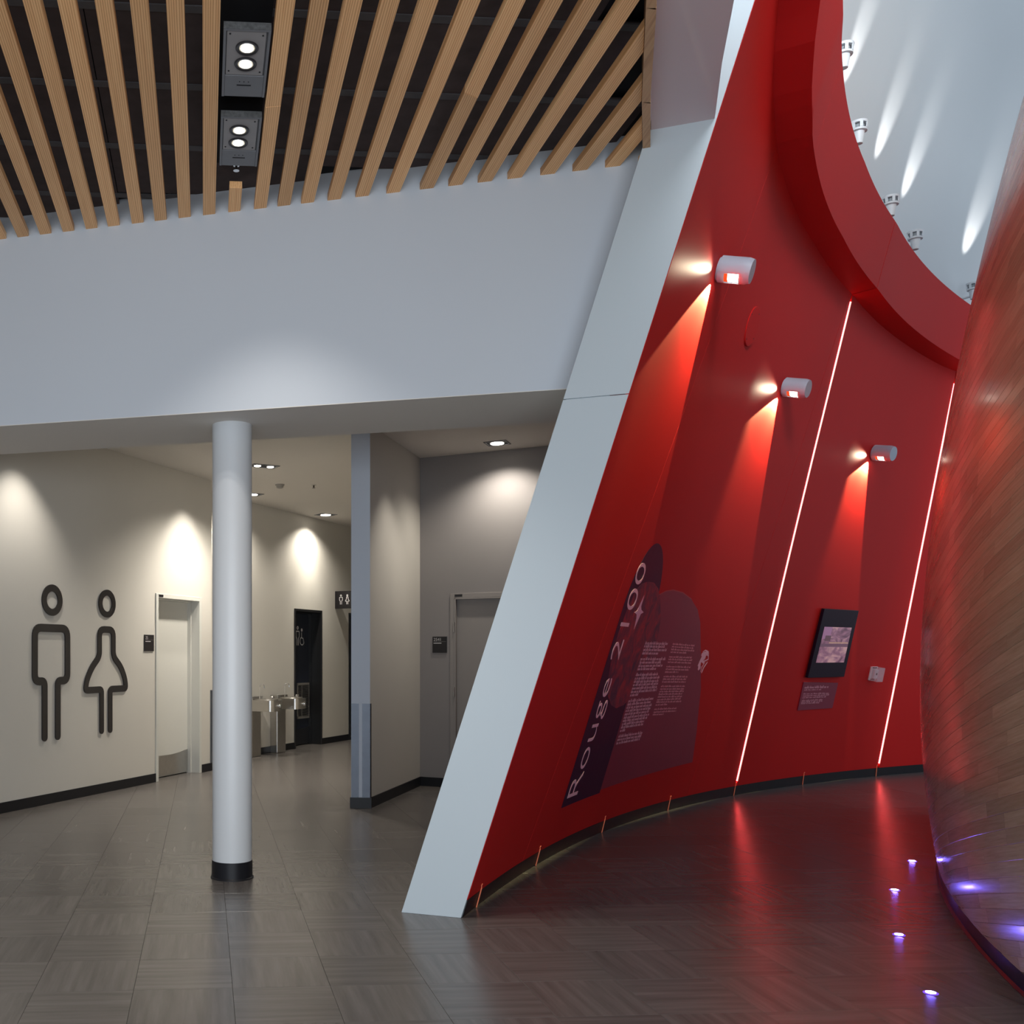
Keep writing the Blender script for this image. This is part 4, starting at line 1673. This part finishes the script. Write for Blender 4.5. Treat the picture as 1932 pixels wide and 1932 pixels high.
# copper coloured strips crossing the black baseboard
lab = ['shortest from the white slab end', 'second from the white slab end', 'third from the white slab end', 'fourth from the white slab end', 'directly below the nearer red light line', 'below the wall screen', 'below the farther red light line']
for k_, s in enumerate((.304, 1.642, 3.236, 4.809, 6.317, 7.826, 9.369)):
    o = empty('floor_light_strip', RP(s, 0), 'thin copper-coloured strip over the black baseboard, ' + lab[k_], 'light strip', 'copper strips over the baseboard')
    pts = []
    for z in (0.002, .05, .108, .125):
        q = RP(s - .16 * z, z)
        n_ = rn(s)
        pts.append(Vector((q.x + .009 * float(n_[0]), q.y + .009 * float(n_[1]), z)))
    MB().tube(pts, .0038, 6).build('strip', M_STUB, o)
    q = pts[-1]
    t_ = rt(s)
    MB().tube([q, q + Vector((0, 0, .015)), q + Vector((float(t_[0]) * .02, float(t_[1]) * .02, .02))], .0025, 5).build('wire_hook', M_STUB, o)

# ---- wall graphic: title strip, moon picture, tinted panel, text
wg = empty('wall_graphic', RP(2.4, .4), 'printed graphic on the red wall with the vertical title Rouge 2100', 'wall graphic')
# translucent looking plum panel
red_decal('tinted_panel', [[(1128, 1492), (1150, 1404), (1200, 1240), (1243, 1122), (1256, 1115), (1270, 1113), (1288, 1118), (1304, 1130), (1316, 1150), (1321, 1175), (1322, 1230), (1322, 1300), (1314, 1380), (1306, 1438), (1218, 1462)]], M_PURPLE, wg, .001, .0008)
red_decal('panel_outline', [stroke([hit(*q) for q in ((1243, 1122), (1256, 1115), (1270, 1113), (1288, 1118), (1304, 1130))], .008)], mat('pink_outline', (.45, .05, .06), .5), wg, .0022, .0006, rect=True)
# title strip: a tall stadium with a round top
sa_, sb_ = 1.895, 2.865
cs, rr0 = (sa_ + sb_) / 2, (sb_ - sa_) / 2
arc = [(cs + rr0 * math.cos(t_), 1.83 + rr0 * math.sin(t_)) for t_ in [math.pi * k_ / 24 for k_ in range(25)]]
red_decal('title_strip', [[(sb_, .385)] + arc + [(sa_, .385)]], M_NAVY, wg, .002, .0008, rect=True)
red_decal('moon_picture', [[(1222, 1097), (1233, 1099), (1241, 1110), (1245, 1130), (1246, 1165), (1241, 1200), (1230, 1230), (1212, 1270), (1190, 1315), (1176, 1330), (1162, 1336), (1152, 1330), (1146, 1312), (1146, 1285), (1153, 1240), (1166, 1195), (1182, 1150), (1198, 1115), (1210, 1101)]], M_MOON, wg, .003, .0008)
# title, reading upwards
za_, zb2 = hit(1069, 1506)[1], hit(1211, 1061)[1]
vs, fs = curve_mesh(text='Rouge 2100', size=1.0, thick=.001, cuts=None)
mnx, mxx = min(v[0] for v in vs), max(v[0] for v in vs)
capn = .70
s_base, s_top = 2.225, 1.955
# one object per letter: split the mesh into connected pieces, ordered along the word
def islands(n_v, faces):
    par = list(range(n_v))

    def find(i):
        while par[i] != i:
            par[i] = par[par[i]]
            i = par[i]
        return i
    for f_ in faces:
        for i in f_[1:]:
            par[find(i)] = find(f_[0])
    out = {}
    for f_ in faces:
        out.setdefault(find(f_[0]), []).append(f_)
    return list(out.values())


for ff in islands(len(vs), fs):
    ids = sorted({i for f_ in ff for i in f_})
    mp_ = {i: k_ for k_, i in enumerate(ids)}
    vv = []
    for i in ids:
        v = vs[i]
        u = (v[0] - mnx) / (mxx - mnx)
        vv.append(RP(s_base + (s_top - s_base) * v[1] / capn, za_ + (zb2 - za_) * u, .0052 + v[2]))
    mesh_obj('letter', vv, [tuple(mp_[i] for i in f_) for f_ in ff], M_PINK, wg)
red_decal('star', [[(1214.3, 1123), (1208.5, 1144), (1209, 1150), (1213, 1155), (1208, 1158), (1204, 1167), (1195, 1187), (1199.5, 1166), (1200, 1159), (1195.6, 1155), (1200.5, 1152), (1204, 1145)]], M_PINK, wg, .0046, .0006, cut=None)
ZB = lambda x, y: (1130 + x * 220 / 1771, 1200 + y * 240 / 1932)
rows1 = [((695, 108), (1035, 118)), ((678, 155), (990, 165)), ((665, 208), (1018, 215)), ((650, 262), (890, 265)),
         ((622, 350), (1000, 350)), ((610, 402), (945, 400)), ((592, 455), (960, 447)), ((578, 503), (860, 497)),
         ((552, 592), (888, 580)), ((537, 645), (910, 628)), ((522, 695), (893, 680)), ((510, 745), (893, 722)), ((495, 797), (873, 773)), ((478, 850), (870, 820)), ((465, 903), (585, 888)),
         ((440, 990), (820, 948)), ((425, 1040), (783, 1000)), ((412, 1090), (790, 1048)), ((397, 1138), (772, 1097)), ((383, 1190), (745, 1145)), ((368, 1243), (753, 1190)), ((355, 1290), (722, 1240)), ((342, 1340), (680, 1292)), ((327, 1390), (663, 1338)), ((312, 1442), (390, 1428)),
         ((288, 1528), (650, 1468)), ((270, 1578), (632, 1517)), ((255, 1632), (610, 1565))]
rows2 = [((1115, 120), (1458, 148)), ((1103, 160), (1430, 185)), ((1092, 203), (1445, 225)), ((1082, 243), (1330, 258)), ((1060, 315), (1408, 330)), ((1050, 353), (1410, 370)), ((1040, 395), (1393, 410)),
         ((1020, 463), (1383, 475)), ((1010, 503), (1365, 515)), ((997, 547), (1200, 548)), ((977, 615), (1338, 620)), ((965, 655), (1315, 658)), ((955, 697), (1313, 697)),
         ((937, 765), (1298, 762)), ((925, 805), (1285, 802)), ((912, 845), (1283, 838)), ((902, 885), (1257, 877)), ((888, 925), (1257, 917)), ((877, 968), (1235, 953)), ((868, 1005), (1243, 993)), ((855, 1048), (1043, 1038)),
         ((835, 1112), (1173, 1098)), ((825, 1158), (1168, 1137)), ((812, 1195), (978, 1187))]


def text_rows(name, rows, hgt, m, parent, conv, off=.0046, seed=1):
    rnd = random.Random(seed)
    mb_ = MB()
    for (q0_, q1_) in rows:
        (sa, za), (sb, zb_) = hit(*conv(*q0_)), hit(*conv(*q1_))
        s = sa
        while s < sb - .01:
            wd = min(rnd.uniform(.03, .11), sb - s)
            x = s
            while x < s + wd - .004:      # letters of one word as small strokes
                lw = rnd.uniform(.006, .012)
                z = za + (zb_ - za) * (x - sa) / (sb - sa)
                hh_ = hgt * rnd.choice((.62, .62, .62, 1.0))
                mb_.add([RP(x, z - hgt * .31, off), RP(min(x + lw, s + wd), z - hgt * .31, off), RP(min(x + lw, s + wd), z - hgt * .31 + hh_, off), RP(x, z - hgt * .31 + hh_, off)], [(0, 1, 2, 3)])
                x += lw + .0028
            s += wd + .014
    o = mb_.build(name, m, parent)
    o['kind'] = 'stuff'
    return o


text_rows('body_text', rows1, .026, mat('pink_text_bold', (.95, .55, .62), .5), wg, ZB, seed=4)
text_rows('body_text', rows2, .017, mat('pink_text', (.85, .38, .45), .5), wg, ZB, off=.0032, seed=9)
# oval emblem at the right of the text
em = []
for pts_, wd in (([(1515, 480), (1530, 400), (1560, 335), (1600, 320)], .05), ([(1505, 440), (1545, 360), (1585, 400)], .025), ([(1590, 380), (1610, 375), (1655, 350), (1660, 260)], .012), ([(1560, 280), (1600, 260), (1650, 250)], .03),
                 ([(1575, 240), (1610, 215), (1640, 225)], .010), ([(1540, 540), (1560, 470), (1600, 400)], .010), ([(1555, 550), (1590, 470), (1640, 400)], .016), ([(1610, 300), (1640, 280), (1655, 300)], .012), ([(1530, 500), (1545, 460)], .008)):
    em.append(stroke([hit(*ZB(*q)) for q in pts_], wd))
emb = empty('wall_emblem', RP(*hit(1326, 1247)), 'small oval pink emblem of clasped hands right of the printed text', 'emblem')
for lp in em:
    red_decal('hand_stroke', [lp], M_PINK, emb, .0032, .0006, rect=True, cut=None)


# ---- wall screen, caption and small device
def red_box(name, corners_px, off0, off1, m, parent, bevel=0.0):
    hs = [hit(*q) for q in corners_px]         # bottom-left, bottom-right, top-right, top-left
    b_ = [RP(s_, z_, off0) for s_, z_ in hs]
    t_ = [RP(s_, z_, off1) for s_, z_ in hs]
    return MB().hexa(b_, t_).build(name, m, parent, bevel=bevel)


sL, sR2 = 7.20, 8.08
zL, zH = 1.255, 2.0
rbx = lambda n_, a_, b_, c_, d_, o0, o1, m_, par, bv=0: MB().hexa([RP(a_, c_, o0), RP(b_, c_, o0), RP(b_, d_, o0), RP(a_, d_, o0)], [RP(a_, c_, o1), RP(b_, c_, o1), RP(b_, d_, o1), RP(a_, d_, o1)]).build(n_, m_, par, bevel=bv)
scr = empty('wall_screen', RP(7.64, zL), 'black framed upright screen showing a pink landscape on the red wall', 'screen')
hh = [hit(*q) for q in ((1518.5, 1277), (1585, 1275.5), (1613.5, 1150.5), (1546, 1147.5))]
aL, aR = (hh[0][0] + hh[3][0]) / 2, (hh[1][0] + hh[2][0]) / 2
zL, zH = (hh[0][1] + hh[1][1]) / 2, (hh[2][1] + hh[3][1]) / 2
off_ = .045
rbx('casing', aL, aR, zL, zH, .012, off_, mat('screen_bezel', (.014, .006, .018), .45, spec=.15), scr, .004)
rbx('wall_bracket', aL + .2, aR - .2, zL + .15, zH - .15, 0, .012, M_DARK, scr)
C4 = [RP(aL, zL, off_), RP(aR, zL, off_), RP(aR, zH, off_), RP(aL, zH, off_)]
CN = (C4[1] - C4[0]).cross(C4[3] - C4[0]).normalized()
if CN.dot(C4[0] - RP(aL, zL, 0)) < 0:
    CN = -CN


def on_screen(u, v, o_):
    return (C4[0] * (1 - u) + C4[1] * u) * (1 - v) + (C4[3] * (1 - u) + C4[2] * u) * v + CN * o_


def screen_box(name, u0, u1, v0, v1, o0, o1, m, par):
    q = ((u0, v0), (u1, v0), (u1, v1), (u0, v1))
    return MB().hexa([on_screen(u, v, o0) for u, v in q], [on_screen(u, v, o1) for u, v in q]).build(name, m, par)


dsp = screen_box('display', .115, .895, .222, .745, .0003, .0015, M_SCREEN, scr)
screen_box('horizon_band', .115, .895, .455, .50, .0015, .0020, mat('screen_band', (.16, .07, .11), .3, emit=(.16, .07, .11), estr=.4), dsp)
screen_box('sky_area', .115, .34, .57, .745, .0015, .0020, mat('screen_sky', (.38, .17, .30), .3, emit=(.38, .17, .30), estr=.35), dsp)
screen_box('rock_shadow', .20, .36, .54, .62, .0018, .0023, mat('screen_rock', (.14, .06, .08), .3, emit=(.14, .06, .08), estr=.35), dsp)
screen_box('light_streak', .34, .88, .505, .525, .0018, .0023, mat('screen_streak', (.50, .28, .20), .3, emit=(.5, .28, .2), estr=.4), dsp)
cap = empty('caption_plate', RP(7.6, .88), 'plum caption plate with small pink text below the wall screen', 'sign')
red_decal('plate', [[(1503.5, 1340), (1569, 1335.5), (1580, 1288), (1515, 1286.5)]], M_PURPLE, cap, 0.001, .008)
ZC = lambda x, y: (1470 + x * 170 / 1932, 1240 + y * 120 / 1364)
text_rows('caption_title', [((525, 650), (1040, 635))], .030, mat('pink_text_dim', (.75, .30, .36), .5), cap, ZC, off=.0105, seed=2)
text_rows('caption_text', [((515, 700), (880, 690)), ((495, 785), (1050, 768)), ((488, 828), (1048, 803)), ((480, 868), (1000, 845)), ((465, 925), (910, 908)), ((455, 960), (905, 938)), ((450, 992), (860, 970))], .016, MATS['pink_text_dim'], cap, ZC, off=.0105, seed=5)
s, z = hit(1641, 1283)
dev = empty('alarm_station', RP(s, z), 'small white wall station under a clear cover, right of the wall screen', 'alarm station')
p_, X, Yv, N_ = red_frame(s, z)
fd_ = lambda x, y, zz: p_ + X * x + N_ * y + Yv * zz
MB().box(fd_, -.045, .085, 0, .02, .0, .165).build('back_box', mat('station_white', (.85, .78, .80), .35), dev, bevel=.004)
MB().box(fd_, -.02, .06, .02, .05, .025, .14).build('station_body', MATS['station_white'], dev, bevel=.006)
MB().box(fd_, .012, .03, .05, .056, .07, .095).build('handle', M_DARK, dev, bevel=.002)
for z0_ in (.008, .148):
    MB().box(fd_, -.03, .05, .02, .026, z0_, z0_ + .012).build('clip', M_DARK, dev)
cv = MB()
for (x0, x1, y0, y1, z0_, z1_) in ((-.045, .085, .10, .103, 0, .165), (-.045, -.042, .02, .10, 0, .165), (.082, .085, .02, .10, 0, .165), (-.042, .082, .02, .10, 0, .003), (-.042, .082, .02, .10, .162, .165)):
    cv.box(fd_, x0, x1, y0, y1, z0_, z1_)
cv.build('clear_cover', M_GLASS, dev)


# ---- uplights standing on the ledge
def uplight(px, py, label, beam):
    # stand on the shelf behind the fascia
    best = None
    for s in np.linspace(.5, 11, 900):
        q = ledge_p(s, ledge_w(s), FH)
        x_, y_ = CX + FPX * q.x / q.y, CY - FPX * (q.z - EYE) / q.y
        d_ = math.hypot(x_ - px, y_ - py)
        if best is None or d_ < best[0]:
            best = (d_, s)
    s = best[1]
    # walk along the sight line until the lamp stands just behind the fascia edge
    s_grid = np.linspace(max(.45, s - 1), s + 4, 260)
    base = None
    for Y in np.arange(4.5, 14, .02):
        x_, z_ = (px - CX) / FPX * Y, EYE + (CY - py) / FPX * Y
        if z_ < ledge_z(s) + FH:
            continue
        pp = [RP(q_, ledge_z(q_)) for q_ in s_grid]
        dd_ = [math.hypot(q_.x - x_, q_.y - Y) for q_ in pp]
        i_ = int(np.argmin(dd_))
        n_ = rn(s_grid[i_])
        k_ = rk(s_grid[i_])
        inw = (x_ - pp[i_].x) * float(n_[0]) + (Y - pp[i_].y) * float(n_[1])
        if inw - k_ * FH < ledge_w(s_grid[i_]) - .07 + .0:
            s = float(s_grid[i_])
            base = Vector((x_, Y, z_))
            break
    zc = base.z
    o = empty('uplight', (base.x, base.y, base.z), label, 'uplight', 'white uplights along the red ledge')
    n_ = rn(s)
    ax = Vector((0, 0, 1))
    hz = zc
    nv = Vector((float(n_[0]), float(n_[1]), 0))
    q_ = Vector((base.x, base.y, hz - .085))
    wall_q = -.24 + .30 * (hz - .085 - ledge_z(s) - FH + .2)
    reach = max(.12, inw - wall_q + .02)
    MB().tube([q_, q_ - nv * reach], .014, 8).build('arm', M_LAMPWHITE, o, smooth=True)
    MB().lathe((base.x, base.y, hz - .13), ax, [(0, .020), (.004, .030), (.075, .042), (.10, .045)], 24).build('cup', M_LAMPWHITE, o, smooth=True)
    hd_ = MB()
    c = Vector((base.x, base.y, hz - .03))
    hd_.lathe(c, ax, [(0, .045), (.004, .064), (.018, .066), (.022, .060)], 28)
    hd_.lathe(c + Vector((0, 0, .062)), ax, [(0, .070), (.018, .074), (.022, .066), (.024, .03)], 28)
    for k2 in range(7):
        an = 2 * math.pi * k2 / 7
        u_ = Vector((math.cos(an), math.sin(an), 0))
        v_ = Vector((-u_.y, u_.x, 0)) * .012
        hd_.hexa([c + u_ * .060 - v_ + Vector((0, 0, .02)), c + u_ * .066 - v_ + Vector((0, 0, .02)), c + u_ * .066 + v_ + Vector((0, 0, .02)), c + u_ * .060 + v_ + Vector((0, 0, .02))],
                 [c + u_ * .064 - v_ + Vector((0, 0, .064)), c + u_ * .070 - v_ + Vector((0, 0, .064)), c + u_ * .070 + v_ + Vector((0, 0, .064)), c + u_ * .064 + v_ + Vector((0, 0, .064))])
    hd_.build('head', M_LAMPWHITE, o, smooth=True)
    MB().lathe(c + Vector((0, 0, .018)), ax, [(0, .042), (.040, .046)], 20).build('inner_barrel', mat('barrel_grey', (.30, .33, .35), .4), o, smooth=True)
    # its beam grazes the white wall
    if beam:
        q = Vector((base.x, base.y, hz + .075))
        up = 1.05
        wq = -.24 + .30 * (q.z + up - ledge_z(s) - FH + .2)
        wallp = ledge_p(s + .06, wq, 0)
        tg = Vector((wallp.x, wallp.y, q.z + up))
        add_light('uplight_beam', 'SPOT', q, tg, 42, (1.0, .96, .93), spot_size=R(34), spot_blend=.9, shadow_soft_size=.02)
    return o


ul = ['topmost of the row', 'second from the top', 'third from the top', 'fourth from the top', 'lowest of the row, beside the timber drum']
for k_, (px, py, bmf) in enumerate(((1592, 98, 1), (1620, 243, 1), (1681, 382, 1), (1727, 447, 1), (1837, 543, 1))):
    uplight(px, py, 'small white uplight on the red ledge, ' + ul[k_], bmf)

# ---- blue floor lights
fl_l = ['farthest from the camera', 'second farthest from the camera', 'third farthest from the camera', 'nearest to the camera, by the drum base']
for k_, (px, py) in enumerate(((1721, 1625), (1688, 1679.5), (1696, 1764), (1756, 1873.5))):
    x, y = on_floor(px, py)
    o = empty('floor_light', (x, y, 0), 'round blue-white light set in the floor, ' + fl_l[k_], 'floor light', 'blue lights in the floor beside the drum')
    MB().lathe((x, y, -.004), (0, 0, 1), [(0, .030), (.0055, .030), (.007, .027), (.007, .022)], 28).build('rim', M_BLUEHALO, o, smooth=True)  # rim glow stands in for the blue halo around the lens
    MB().lathe((x, y, -.004), (0, 0, 1), [(0, .020), (.0085, .020), (.0105, .012)], 24).build('lens', M_BLUE, o, smooth=True)
